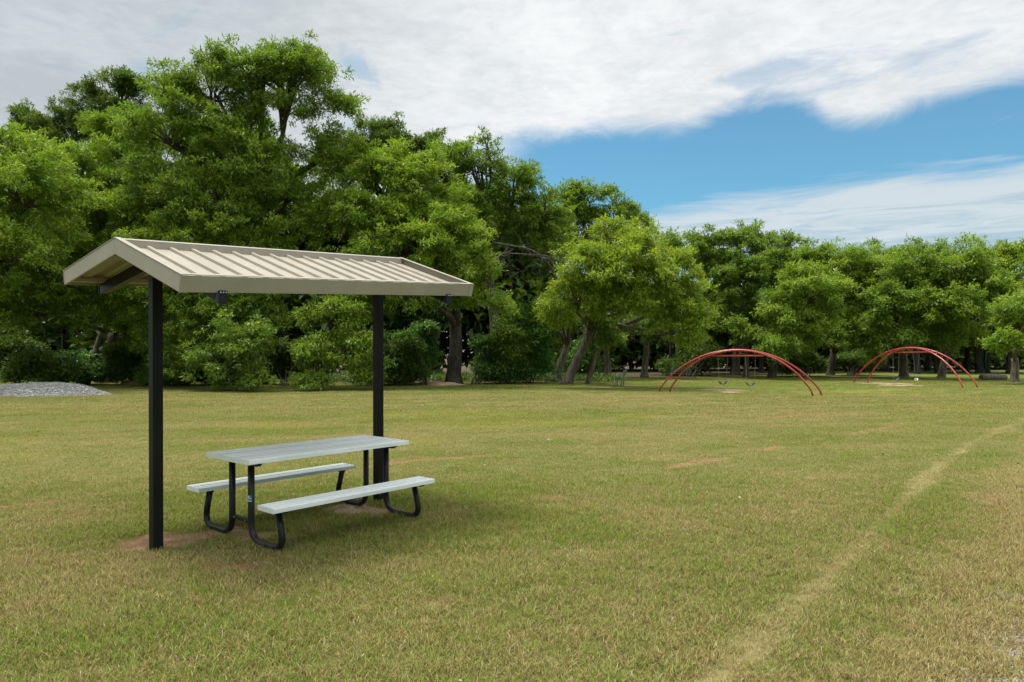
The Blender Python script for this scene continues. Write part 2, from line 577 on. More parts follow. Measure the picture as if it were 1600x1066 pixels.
def masks(x, y):
    n1 = vnoise(x, y, 0.35, 3)
    n2 = vnoise(x + 50, y + 9, 1.3, 4)
    n3 = vnoise(x + 13, y - 31, 5.0, 3)
    d = y
    dirt = np.zeros_like(x)
    pale = np.zeros_like(x)
    for (px, py, rx, ry, pl) in BARE:
        cx, cy = ground_at(px, py)
        e = ell(x, y, cx, cy, rx, ry, 0, (n3 - 0.5) * 0.9)
        dirt = np.maximum(dirt, e * 0.95)
        pale = np.maximum(pale, e * pl)
    hay = np.zeros_like(x)
    for pts, w in HAY:
        e = 1 - smooth(seg_dist(x, y, pts) + (n3 - 0.5) * w * 1.6, w * 0.35, w * 1.1)
        hay = np.maximum(hay, e)
    hay = np.maximum(hay, smooth(vnoise(x + 5, y - 8, 2.4, 2), 0.80, 0.90) * 0.35)
    tr = seg_dist(x, y, TRACK)
    track = (1 - smooth(tr + (n2 - 0.5) * 0.25, 0.0, 0.15)) * (0.40 + 0.75 * n3)
    grav = np.zeros_like(x)
    for (px, py, rx, ry) in GRAV:
        cx, cy = ground_at(px, py)
        grav = np.maximum(grav, ell(x, y, cx, cy, rx, ry, 0.3, (n3 - 0.5) * 1.0))
    # shoulder of the lane at the right is dry
    sh = ground_at(1600, 760)
    edge = [ground_at(1520, 1066), ground_at(1560, 940), ground_at(1600, 790), ground_at(1650, 690)]
    side = 1 - smooth(seg_dist(x, y, edge) + (n2 - 0.5) * 0.8, 0.15, 0.75)
    # dryness: streaks across the view left by the mower
    stripes = vnoise(x * 0.25 + 0.2 * y, y * 1.4 - 0.35 * x, 1.0, 3)
    dry = 0.42 + (n1 - 0.5) * 0.45 + (n2 - 0.5) * 0.55 + (stripes - 0.5) * (0.4 + 0.5 * smooth(y, 8, 16))
    dry = dry + 0.10 * smooth(y, 9, 30)
    # greener by the table and beside the track
    gx, gy = ground_at(440, 800)
    g1 = ell(x, y, gx, gy, 2.6, 1.6, 0.5, (n2 - 0.5) * 0.8)
    gx, gy = ground_at(700, 830)
    g2 = ell(x, y, gx, gy, 2.2, 1.0, 0.3, (n2 - 0.5) * 0.8)
    gx, gy = ground_at(1440, 810)
    g3 = ell(x, y, gx, gy, 1.0, 1.6, -0.5, (n2 - 0.5) * 0.9)
    dry = dry - 0.34 * np.maximum(g1, np.maximum(g2 * 0.8, g3 * 0.9))
    dry = dry - 0.34 * smooth(y, 27, 37)
    dry = dry + 0.42 * track + 0.38 * side
    # yellow-green clover patches
    clo = np.zeros_like(x)
    for (px, py, rx, ry) in ((760, 664, 2.2, 1.1), (880, 661, 1.6, 0.9), (700, 648, 3, 1.2), (1005, 652, 1.0, 0.8), (30, 712, 0.6, 0.4), (20, 690, 0.8, 0.4), (420, 665, 1.5, 0.8), (640, 690, .8, .6), (1340, 612, 3, 1.2), (1480, 640, 2, .8)):
        cx, cy = ground_at(px, py)
        clo = np.maximum(clo, ell(x, y, cx, cy, rx, ry, 0, (n2 - 0.5) * 1.2))
    # leaf litter of the wood
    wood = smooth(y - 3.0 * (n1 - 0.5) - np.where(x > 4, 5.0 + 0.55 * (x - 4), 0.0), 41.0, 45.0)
    return dict(dirt=dirt, pale=pale, hay=hay, track=track, grav=grav, side=side, dry=np.clip(dry, 0, 1), clo=clo, wood=wood, n=n2)


def ground_height(x, y):
    """gentle unevenness away from the shelter"""
    far = smooth(np.hypot(x + 2, y - 6.5), 4.0, 10.0)
    return (vnoise(x + 3, y + 70, 0.12, 2) - 0.5) * 0.10 * far


def axis(parts):
    out = []
    for a, b, s in parts:
        out += list(np.arange(a, b, s))
    out.append(parts[-1][1])
    return np.array(out)


def mat_ground():
    m, t, b = principled('lawn_ground', (0.2, 0.2, 0.05), 0.95, 0, 0.1)
    geo = t.add('ShaderNodeNewGeometry')
    pos = geo.outputs['Position']
    A = {k: t.add('ShaderNodeAttribute', attribute_name=k).outputs['Fac'] for k in ('dry', 'dirt', 'pale', 'hay', 'track', 'clo', 'wood', 'grav')}
    sep = t.add('ShaderNodeSeparateXYZ')
    t.l.new(pos, sep.inputs[0])
    fine = t.noise(pos, 34.0, 6, 0.72)
    mid = t.noise(pos, 6.0, 6, 0.65)
    broad = t.noise(pos, 0.8, 5, 0.6)
    row = t.noise(t.comb(t.math('MULTIPLY', sep.outputs[0], 0.5), t.math('MULTIPLY', sep.outputs[1], 2.2), 0.0), 1.0, 5, 0.6, 0.4)
    k = t.math('ADD', A['dry'], t.math('ADD', t.math('MULTIPLY', t.math('SUBTRACT', mid, 0.5), 1.0), t.math('MULTIPLY', t.math('SUBTRACT', fine, 0.5), 1.6)))
    k = t.math('ADD', k, t.math('MULTIPLY', t.math('SUBTRACT', row, 0.5), 0.9))
    c = t.mix(t.step(k, 0.0, 0.95), (0.101, 0.139, 0.023), (0.218, 0.196, 0.072))
    c = t.mix(t.math('MULTIPLY', t.step(t.math('SUBTRACT', fine, t.math('MULTIPLY', broad, 0.2)), 0.50, 0.72), 0.5), c, (0.128, 0.090, 0.048))
    c = t.mix(t.math('MULTIPLY', A['clo'], 0.5), c, (0.201, 0.234, 0.030))
    hayc = t.mix(mid, (0.276, 0.149, 0.085), (0.446, 0.276, 0.170))
    c = t.mix(t.math('MULTIPLY', A['track'], 0.6), c, (0.361, 0.308, 0.149))
    c = t.mix(t.math('MULTIPLY', A['hay'], 0.85), c, hayc)
    dirtc = t.mix(t.step(mid, 0.35, 0.7), (0.20, 0.105, 0.065), (0.33, 0.20, 0.13))
    dirtc = t.mix(t.math('MULTIPLY', A['pale'], 0.7), dirtc, (0.46, 0.37, 0.26))
    dm = t.step(t.math('ADD', A['dirt'], t.math('MULTIPLY', t.math('SUBTRACT', fine, 0.5), 0.8)), 0.25, 0.6)
    c = t.mix(dm, c, dirtc)
    gm = t.step(t.math('ADD', A['grav'], t.math('MULTIPLY', t.math('SUBTRACT', fine, 0.5), 0.8)), 0.3, 0.6)
    c = t.mix(gm, c, (0.34, 0.27, 0.18))
    leaf_tone = t.mix(t.step(mid, 0.35, 0.7), (0.05, 0.045, 0.025), (0.13, 0.10, 0.06))
    c = t.mix(A['wood'], c, leaf_tone)
    t.l.new(c, b.inputs['Base Color'])
    hh = t.math('ADD', fine, t.math('MULTIPLY', mid, 1.2))
    bump(t, b, hh, 0.8, 0.05)
    return m


def build_ground():
    xs = axis([(-1500, -200, 130), (-200, -70, 10), (-70, -24, 2.0), (-24, -9, 0.5), (-9, 10, 0.14), (10, 30, 0.4), (30, 80, 2), (80, 200, 10), (200, 1500, 130)])
    ys = axis([(-1500, -100, 140), (-100, -10, 10), (-10, 2.5, 1.0), (2.5, 13, 0.14), (13, 34, 0.25), (34, 60, 0.6), (60, 110, 2.5), (110, 300, 12), (300, 1600, 130)])
    X, Y = np.meshgrid(xs, ys)
    x, y = X.ravel(), Y.ravel()
    z = ground_height(x, y) * (np.hypot(x, y) < 200)
    mk = masks(x, y)
    nx, ny = len(xs), len(ys)
    i = np.arange(nx * ny).reshape(ny, nx)
    q = np.stack([i[:-1, :-1], i[:-1, 1:], i[1:, 1:], i[1:, :-1]], -1).reshape(-1)
    o = raw_mesh('ground', np.stack([x, y, z], -1), 4, q, mat_ground(), {k: mk[k] for k in ('dry', 'dirt', 'pale', 'hay', 'track', 'clo', 'wood', 'grav')})
    props(o, kind='structure')
    o.data.polygons.foreach_set('use_smooth', [True] * len(o.data.polygons))
    return o


build_ground()


# ------------------------------------------------------------------ grass
def mat_grass():
    m = bpy.data.materials.new('grass_blades')
    m.use_nodes = True
    t = NT(m.node_tree)
    t.n.clear()
    bv = t.add('ShaderNodeAttribute', attribute_name='bv').outputs['Fac']
    bt = t.add('ShaderNodeAttribute', attribute_name='bt').outputs['Fac']
    dry = t.add('ShaderNodeAttribute', attribute_name='dry', attribute_type='INSTANCER').outputs['Fac']
    red = t.add('ShaderNodeAttribute', attribute_name='red', attribute_type='INSTANCER').outputs['Fac']
    clo = t.add('ShaderNodeAttribute', attribute_name='clo', attribute_type='INSTANCER').outputs['Fac']
    s = t.step(t.math('SUBTRACT', t.math('ADD', dry, 0.04), bv), -0.10, 0.10)
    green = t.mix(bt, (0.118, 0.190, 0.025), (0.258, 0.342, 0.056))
    trk = t.add('ShaderNodeAttribute', attribute_name='trk', attribute_type='INSTANCER').outputs['Fac']
    green = t.mix(t.math('MULTIPLY', clo, 0.7), green, (0.281, 0.327, 0.029))
    straw = t.mix(bt, (0.250, 0.195, 0.078), (0.520, 0.450, 0.198))
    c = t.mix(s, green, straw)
    brown = t.mix(bt, (0.10, 0.065, 0.035), (0.26, 0.17, 0.085))
    frac = t.math('FRACT', t.math('MULTIPLY', bv, 17.3))
    c = t.mix(t.step(frac, 0.86, 0.91), c, brown)
    pale = t.math('MULTIPLY', t.step(frac, 0.07, 0.03), s)
    c = t.mix(pale, c, (0.62, 0.56, 0.33))
    c = t.mix(t.math('MULTIPLY', trk, 0.6), c, t.mix(bt, (0.444, 0.375, 0.176), (0.585, 0.515, 0.281)))
    c = t.mix(t.math('MULTIPLY', red, 0.85), c, t.mix(bt, (0.316, 0.152, 0.088), (0.561, 0.340, 0.210)))
    d = t.add('ShaderNodeBsdfDiffuse')
    t.l.new(c, d.inputs[0])
    tr = t.add('ShaderNodeBsdfTranslucent')
    t.l.new(c, tr.inputs[0])
    mx = t.add('ShaderNodeMixShader')
    mx.inputs[0].default_value = 0.35
    t.l.new(d.outputs[0], mx.inputs[1])
    t.l.new(tr.outputs[0], mx.inputs[2])
    o = t.add('ShaderNodeOutputMaterial')
    t.l.new(mx.outputs[0], o.inputs[0])
    return m


M['grass'] = mat_grass()


def tuft(name, seed, n, rad, h0, h1, flat, width):
    r = np.random.default_rng(seed)
    vs, idx, bv, bt = [], [], [], []
    for k in range(n):
        a, q = r.uniform(0, 2 * PI), rad * math.sqrt(r.random())
        p = np.array([q * math.cos(a), q * math.sin(a), -0.005])
        L = r.uniform(h0, h1)
        lean = r.uniform(0.25, 1.0) * flat
        da = r.uniform(0, 2 * PI)
        d1 = np.array([math.cos(da) * math.sin(lean), math.sin(da) * math.sin(lean), math.cos(lean)])
        l2 = min(lean + r.uniform(0.2, 0.8), 1.65)
        d2 = np.array([math.cos(da) * math.sin(l2), math.sin(da) * math.sin(l2), math.cos(l2)])
        sd = np.array([-math.sin(da), math.cos(da), 0]) * width * r.uniform(0.7, 1.3)
        m1 = p + d1 * L * 0.55
        tip = m1 + d2 * L * 0.5
        tip[2] = max(tip[2], 0.004)
        b = len(vs)
        vs += [p - sd, p + sd, m1 + sd * 0.8, m1 - sd * 0.8, tip]
        idx += [b, b + 1, b + 2, b, b + 2, b + 3, b + 3, b + 2, b + 4]
        v, w = r.random(), r.random()
        bv += [v] * 5
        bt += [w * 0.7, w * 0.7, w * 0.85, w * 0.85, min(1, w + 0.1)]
    me = bpy.data.meshes.new(name)
    vs = np.array(vs)
    nf = len(idx) // 3
    me.from_pydata(vs.tolist(), [], np.array(idx).reshape(-1, 3).tolist())
    for k, a in (('bv', bv), ('bt', bt)):
        at = me.attributes.new(k, 'FLOAT', 'POINT')
        at.data.foreach_set('value', np.array(a, dtype=np.float32))
    me.materials.append(M['grass'])
    return bpy.data.objects.new(name, me)


def scatter_object(name, pts, attrs, variants, label=None):
    """one mesh of loose points on which geometry nodes stand the variants"""
    me = bpy.data.meshes.new(name)
    me.vertices.add(len(pts))
    me.vertices.foreach_set('co', np.ascontiguousarray(pts, dtype=np.float32).ravel())
    for k, a in attrs.items():
        at = me.attributes.new(k, 'FLOAT', 'POINT')
        at.data.foreach_set('value', np.ascontiguousarray(a, dtype=np.float32))
    o = bpy.data.objects.new(name, me)
    COL.objects.link(o)
    g = bpy.data.node_groups.new(name + '_scatter', 'GeometryNodeTree')
    g.interface.new_socket('Geometry', in_out='INPUT', socket_type='NodeSocketGeometry')
    g.interface.new_socket('Geometry', in_out='OUTPUT', socket_type='NodeSocketGeometry')
    N, L = g.nodes, g.links
    gi, go = N.new('NodeGroupInput'), N.new('NodeGroupOutput')

    def named(nm):
        nd = N.new('GeometryNodeInputNamedAttribute')
        nd.data_type = 'FLOAT'
        nd.inputs['Name'].default_value = nm
        return nd.outputs['Attribute']
    fi = N.new('FunctionNodeFloatToInt')
    L.new(named('pick'), fi.inputs[0])
    cx = N.new('ShaderNodeCombineXYZ')
    L.new(named('rz'), cx.inputs[2])
    cs = N.new('ShaderNodeCombineXYZ')
    s = named('sc')
    for k in range(3):
        L.new(s, cs.inputs[k])
    last = N.new('GeometryNodeJoinGeometry')
    for bi, group in enumerate(variants):
        jn = N.new('GeometryNodeJoinGeometry')
        for v in group:
            oi = N.new('GeometryNodeObjectInfo')
            oi.inputs['Object'].default_value = v
            oi.inputs['As Instance'].default_value = True
            L.new(oi.outputs['Geometry'], jn.inputs[0])
        ip = N.new('GeometryNodeInstanceOnPoints')
        ip.inputs['Pick Instance'].default_value = True
        cmp_ = N.new('FunctionNodeCompare')
        cmp_.data_type = 'FLOAT'
        cmp_.operation = 'EQUAL'
        L.new(named('band'), cmp_.inputs[0])
        cmp_.inputs[1].default_value = float(bi)
        cmp_.inputs['Epsilon'].default_value = 0.1
        L.new(cmp_.outputs[0], ip.inputs['Selection'])
        L.new(gi.outputs[0], ip.inputs['Points'])
        L.new(jn.outputs[0], ip.inputs['Instance'])
        L.new(fi.outputs[0], ip.inputs['Instance Index'])
        L.new(cx.outputs[0], ip.inputs['Rotation'])
        L.new(cs.outputs[0], ip.inputs['Scale'])
        L.new(ip.outputs[0], last.inputs[0])
    L.new(last.outputs[0], go.inputs[0])
    md = o.modifiers.new('scatter', 'NODES')
    md.node_group = g
    return o


def build_grass():
    near = [tuft('grass_tuft', 100 + k, 26, 0.062, 0.022, 0.068, 1.0, 0.0017) for k in range(5)]
    tall = [tuft('grass_tuft', 120 + k, 9, 0.05, 0.04, 0.09, 0.85, 0.0009) for k in range(3)]
    mid = [tuft('grass_tuft', 200 + k, 44, 0.12, 0.018, 0.052, 1.0, 0.0018) for k in range(5)]
    far = [tuft('grass_tuft', 300 + k, 50, 0.20, 0.020, 0.060, 1.05, 0.0038) for k in range(5)]
    P, AT = [], {k: [] for k in ('dry', 'red', 'clo', 'trk', 'rz', 'sc', 'pick', 'band')}
    bands = [(3.0, 10.0, 640, 0, 6), (6.5, 22.0, 170, 6, 5), (14.0, 36.0, 42, 11, 5), (28.0, 52.0, 18, 11, 5)]
    for (d0, d1, dens, first, nv) in bands:
        half = 0.80
        area = half * (d1 ** 2 - d0 ** 2)
        n = int(area * dens)
        y = np.sqrt(RNG.uniform(d0 ** 2, d1 ** 2, n))
        x = RNG.uniform(-half, half, n) * y
        w_in = smooth(y, d0, d0 * 1.5) if first or d0 > 20 else 1.0
        w_out = 1 - smooth(y, d1 * 0.66, d1) if d1 < 50 else 1.0
        ok = RNG.random(n) < w_in * w_out
        x, y = x[ok], y[ok]
        n = len(x)
        mk = masks(x, y)
        keep = RNG.random(n) > np.clip(mk['dirt'] * 0.62 + mk['grav'] * 0.72 + mk['wood'] * 0.95, 0, 0.97)
        keep &= RNG.random(n) > 0.15 * mk['track']
        x, y = x[keep], y[keep]
        mk = {k: v[keep] for k, v in mk.items()}
        n = len(x)
        z = ground_height(x, y)
        P.append(np.stack([x, y, z], -1))
        jit = RNG.normal(0, 0.24, n)
        AT['dry'].append(np.clip(mk['dry'] + jit, 0, 1))
        AT['red'].append(np.clip(mk['hay'] * 0.9 + mk['dirt'] * 0.5 + (RNG.random(n) > 0.94) * 0.5 + 0.10 * (RNG.random(n)), 0, 1))
        AT['clo'].append(mk['clo'])
        AT['trk'].append(mk['track'] * RNG.uniform(0.2, 1.0, n))
        AT['rz'].append(RNG.uniform(0, 2 * PI, n))
        sc = RNG.uniform(0.75, 1.25, n) * (1 - 0.35 * mk['track'] - 0.3 * mk['dirt'] - 0.3 * mk['hay'])
        sc = sc * np.where((mk['dry'] < 0.32), 1.15, 1.0) * (1 - 0.3 * mk['dirt'])
        AT['sc'].append(sc)
        AT['pick'].append(RNG.integers(0, 5, n))
        bd = np.full(n, {0: 0, 6: 1, 11: 2}[first])
        if first == 0:
            bd[RNG.random(n) > 0.965] = 3
        AT['band'].append(bd)
    # longer tufts where the mower cannot reach: posts and bench feet
    ex = []
    for (cx, cy, r, k) in [(POST_XY[0][0], POST_XY[0][1], 0.09, 10), (POST_XY[1][0], POST_XY[1][1], 0.10, 22)] + [(fx, fy, 0.16, 16) for fx, fy in FEET_XY]:
        for _ in range(k):
            a = random.uniform(0, 2 * PI)
            ex.append((cx + r * random.uniform(0.5, 1.3) * math.cos(a), cy + r * random.uniform(0.5, 1.3) * math.sin(a), 0))
    ex = np.array(ex)
    n = len(ex)
    P.append(ex)
    for k, v in (('dry', RNG.uniform(0.0, 0.35, n)), ('red', np.zeros(n)), ('clo', np.zeros(n)), ('trk', np.zeros(n)), ('rz', RNG.uniform(0, 6.28, n)), ('sc', RNG.uniform(0.6, 1.1, n)), ('pick', np.zeros(n)), ('band', np.full(n, 3))):
        AT[k].append(v)
    P = np.concatenate(P)
    AT = {k: np.concatenate(v) for k, v in AT.items()}
    o = scatter_object('grass', P, AT, [near, mid, far, tall])
    props(o, 'short mown lawn grass, green and straw coloured, over the whole park', 'grass', kind='stuff')


# ------------------------------------------------------------------ shelter
RO, RYAW = (-3.3075, 5.6437), 0.8985
RL, RW, RE, RP, FT = 3.184, 1.152, 2.3857, 2.6764, 0.1288
TILT, XT = 0.0593, -0.0896
PW = 0.0867
PA = (0.328, 2.821)
cR, sR = math.cos(RYAW), math.sin(RYAW)


def r_world(a, l):
    return (RO[0] + a * cR + l * sR, RO[1] + a * sR - l * cR)


POST_XY = [r_world(a, 0) for a in PA]

TO, TYAW = (-2.5935, 6.1558), 0.8642
TL, TW, TH, TT, SH, SO, SW = 1.8185, 0.79, 0.783, 0.045, 0.417, 0.6765, 0.2547


def t_world(a, l):
    return (TO[0] + a * math.cos(TYAW) + l * math.sin(TYAW), TO[1] + a * math.sin(TYAW) - l * math.cos(TYAW))


FEET_XY = [t_world(a, s * l) for a in (0.14, 1.69) for s in (-1, 1) for l in (0.30, 0.62)]


def build_shelter():
    root = empty('picnic_shelter', (RO[0], RO[1], 0), RYAW)
    props(root, 'tan metal gable roof on two black posts over the picnic table', 'shelter')

    def S(a, l, z):                       # roof coordinates to local
        return (a, -l, z + TILT * a + XT * l)
    th = math.atan2(RP - RE, RW)
    dx, dz = FT * math.sin(th), FT * math.cos(th)
    ft = 0.018                            # fascia thickness

    def surf(l, off=0.0):                 # height of roof plane at lateral l, offset along its normal
        return RP - abs(l) * (RP - RE) / RW + off / math.cos(th)

    # gable trims: one board along each slope at each end
    for a0, a1 in ((0.0, ft), (RL - ft, RL)):
        for s in (-1, 1):
            mb = MB()
            top_in, top_out = S, S
            p = []
            for a in (a0, a1):
                p.append([S(a, s * 0.0015, RP), S(a, s * RW, RE), S(a, s * (RW - dx), RE - dz), S(a, s * 0.0015, RP - FT / math.cos(th))])
            mb.hexa(p[0] + p[1])
            o = mb.build('gable_trim', M['tan_fascia'], root, bevel=0.003)
            # folded lip on top of the trim
            mb = MB()
            q = []
            w0, w1 = (a0 - 0.003, a0 + 0.045) if a0 == 0 else (RL - 0.045, RL + 0.003)
            for a in (w0, w1):
                q.append([S(a, s * 0.0, RP + 0.003), S(a, s * (RW + 0.002), RE + 0.003), S(a, s * (RW + 0.002), RE + 0.009), S(a, s * 0.0, RP + 0.009)])
            mb.hexa(q[0] + q[1])
            mb.build('trim_lip', M['tan'], o)
    # eave fascias
    for s in (-1, 1):
        mb = MB()
        p = []
        for a in (ft + 0.001, RL - ft - 0.001):
            p.append([S(a, s * RW, RE), S(a, s * (RW - ft), RE + 0.0), S(a, s * (RW - dx - ft), RE - dz), S(a, s * (RW - dx), RE - dz)])
        mb.hexa(p[0] + p[1])
        o = mb.build('eave_fascia', M['tan_fascia'], root, bevel=0.003)
        mb = MB()
        q = []
        for a in (0.046, RL - 0.046):
            q.append([S(a, s * (RW + 0.002), RE + 0.003), S(a, s * (RW - 0.03), surf(RW - 0.03, 0.004)), S(a, s * (RW - 0.03), surf(RW - 0.03, 0.010)), S(a, s * (RW + 0.002), RE + 0.009)])
        mb.hexa(q[0] + q[1])
        mb.build('trim_lip', M['tan'], o)
        # corner cap wrapped round each end of the fascia
        for a0, a1 in ((-0.004, 0.055), (RL - 0.055, RL + 0.004)):
            mb = MB()
            p = []
            for a in (a0, a1):
                p.append([S(a, s * (RW + 0.004), RE + 0.001), S(a, s * (RW + 0.0015), RE), S(a, s * (RW - dx + 0.0015), RE - dz - 0.002), S(a, s * (RW - dx + 0.004), RE - dz - 0.002)])
            mb.hexa(p[0] + p[1])
            mb.build('corner_cap', M['tan_fascia'], o)
    # standing ribs and the pans between them, on both slopes; they lie a little below the trims
    nrib = 15
    lo, hi = 0.05, RL - 0.05
    pitch_ = (hi - lo) / (nrib + 1)
    drop = -0.056
    for s in (-1, 1):
        edges = [lo + pitch_ * k for k in range(nrib + 2)]
        for k in range(nrib + 1):
            mb = MB()
            a0, a1 = edges[k] + (0.0 if k == 0 else 0.001), edges[k + 1] - 0.001
            p = []
            for a in (a0, a1):
                p.append([S(a, s * 0.02, surf(0.02, drop)), S(a, s * (RW - 0.02), surf(RW - 0.02, drop)), S(a, s * (RW - 0.02), surf(RW - 0.02, drop - 0.004)), S(a, s * 0.02, surf(0.02, drop - 0.004))])
            mb.hexa(p[0] + p[1])
            mb.build('roof_panel', M['tan'], root)
        for k in range(1, nrib + 1):
            a = edges[k]
            mb = MB()
            prof = [(-0.021, drop + 0.0005), (-0.016, drop + 0.023), (0.016, drop + 0.023), (0.021, drop + 0.0005)]
            v = []
            for l in (0.0575, RW - 0.022):
                v.append([S(a + pa, s * l, surf(l, pz)) for pa, pz in prof])
            mb.hexa(v[0] + v[1])
            mb.build('rib', M['tan'], root, bevel=0.003)
    # ridge cap: a folded strip standing over the ribs, with a face closing towards each slope
    for s in (-1, 1):
        mb = MB()
        p = []
        for a in (0.046, RL - 0.046):
            p.append([S(a, s * 0.001, RP + 0.004), S(a, s * 0.05, surf(0.05, 0.004)), S(a, s * 0.05, surf(0.05, 0.0005)), S(a, s * 0.001, RP)])
        mb.hexa(p[0] + p[1])
        o = mb.build('ridge_cap', M['tan'], root, bevel=0.001)
        mb = MB()
        p = []
        for a in (0.046, RL - 0.046):
            p.append([S(a, s * 0.046, surf(0.046, -0.0005)), S(a, s * 0.049, surf(0.049, -0.0005)), S(a, s * 0.056, surf(0.056, drop + 0.001)), S(a, s * 0.053, surf(0.053, drop + 0.001))])
        mb.hexa(p[0] + p[1])
        mb.build('ridge_flashing', M['tan'], o)
    # deck underside and purlins
    for s in (-1, 1):
        for k in range(nrib):
            mb = MB()
            a = lo + pitch_ * (k + 0.5)
            p = []
            for a_, z_ in ((a - 0.05, drop - 0.006), (a + 0.05, drop - 0.006)):
                p.append([S(a_, s * 0.03, surf(0.03, z_)), S(a_, s * (RW - 0.03), surf(RW - 0.03, z_)), S(a_ * 0.6 + a * 0.4, s * (RW - 0.03), surf(RW - 0.03, z_ - 0.022)), S(a_ * 0.6 + a * 0.4, s * 0.03, surf(0.03, z_ - 0.022))])
            mb.hexa(p[0] + p[1])
            mb.build('deck_corrugation', M['tan_soffit'], root)
        for l in (0.10, RW - 0.13):
            mb = MB()
            p = []
            for a in (0.02, RL - 0.02):
                z0 = surf(l, drop - 0.030)
                p.append([S(a, s * (l - 0.02), z0 + 0.0), S(a, s * (l + 0.02), z0 - 0.01), S(a, s * (l + 0.02), z0 - 0.045), S(a, s * (l - 0.02), z0 - 0.035)])
            mb.hexa(p[0] + p[1])
            mb.build('purlin', M['tan_soffit'], root)
    # rafters on the posts, with bolted end plates against the fascia
    for a in PA:
        for s in (-1, 1):
            mb = MB()
            p = []
            for a_ in (a - 0.032, a + 0.032):
                l1 = RW - dx - ft - 0.004
                p.append([S(a_, s * 0.0015, surf(0, -0.118)), S(a_, s * l1, surf(l1, -0.118)), S(a_, s * (l1 - 0.03), surf(l1, -0.205 if s < 0 else -0.185)), S(a_, s * 0.0015, surf(0, -0.225))])
            mb.hexa(p[0] + p[1])
            o = mb.build('rafter', M['black_post'], root, bevel=0.003)
            mb = MB()
            xo = RW - dx * 0.8
            zt, zb = RE - dz * 0.86, RE - dz - 0.085
            mb.hexa([S(a - 0.036, s * (xo + 0.006), zb), S(a + 0.036, s * (xo + 0.006), zb), S(a + 0.036, s * (xo - 0.004), zb), S(a - 0.036, s * (xo - 0.004), zb),
                     S(a - 0.036, s * (xo + 0.012), zt), S(a + 0.036, s * (xo + 0.012), zt), S(a + 0.036, s * (xo + 0.002), zt), S(a - 0.036, s * (xo + 0.002), zt)])
            mb.build('end_plate', M['black_tube'], o, bevel=0.002)
            # web joining rafter to plate
            mb = MB()
            l0 = RW - 0.42
            p = []
            for a_ in (a - 0.030, a + 0.030):
                p.append([S(a_, s * l0, surf(l0, -0.19)), S(a_, s * (xo - 0.005), RE - dz - 0.006), S(a_, s * (xo - 0.005), zb + 0.004), S(a_, s * (l0 + 0.03), surf(l0, -0.20))])
            mb.hexa(p[0] + p[1])
            mb.build('gusset', M['black_tube'], o)
            for k in (-1, 0, 1):
                mb = MB()
                c = S(a + k * 0.022, s * (xo + 0.012), zt - 0.014)
                mb.tube([c, (c[0], c[1] - s * 0.007, c[2])], 0.0065, 8)
                mb.build('bolt', M['bolt'], o)
    # posts
    for a in PA:
        mb = MB()
        top = surf(0, -0.23) + TILT * a
        h = PW / 2
        mb.box((a - h, -h, -0.25), (a + h, h, top))
        o = mb.build('post', M['black_post'], root, bevel=0.005)
        mb = MB()
        mb.box((a - h - 0.012, -h - 0.012, top + 0.0005), (a + h + 0.012, h + 0.012, top + 0.018))
        mb.build('cap_plate', M['black_tube'], o, bevel=0.002)


def plank_profile(mb, a0, a1, l0, l1, z, t, grooves):
    """extruded plank: flat top with shallow grooves, along a"""
    top = [(l0, z - 0.004), (l0 + 0.004, z)]
    for g in grooves:
        c = l0 + (l1 - l0) * g[0]
        w, d = g[1], g[2]
        top += [(c - w, z), (c - w + 0.0015, z - d), (c + w - 0.0015, z - d), (c + w, z)]
    top += [(l1 - 0.004, z), (l1, z - 0.004)]
    prof = top + [(l1, z - t), (l0, z - t)]
    n = len(prof)
    b = len(mb.v)
    for a in (a0, a1):
        mb.v += [(a, -l, zz) for l, zz in prof]
    for i in range(n):
        j = (i + 1) % n
        mb.f.append((b + i, b + j, b + n + j, b + n + i))
        mb.sm.append(False)
    mb.f.append(tuple(b + i for i in reversed(range(n))))
    mb.sm.append(False)
    mb.f.append(tuple(b + n + i for i in range(n)))
    mb.sm.append(False)


def bez(pts, n=8):
    """rounded polyline: list of (point, radius)"""
    out = [Vector(pts[0][0])]
    for i in range(1, len(pts) - 1):
        p, r = Vector(pts[i][0]), pts[i][1]
        a = (Vector(pts[i - 1][0]) - p)
        c = (Vector(pts[i + 1][0]) - p)
        ra, rc = min(r, a.length * 0.49), min(r, c.length * 0.49)
        A, Cc = p + a.normalized() * ra, p + c.normalized() * rc
        for k in range(n + 1):
            u = k / n
            out.append(A * (1 - u) ** 2 + p * 2 * u * (1 - u) + Cc * u * u)
    out.append(Vector(pts[-1][0]))
    return out


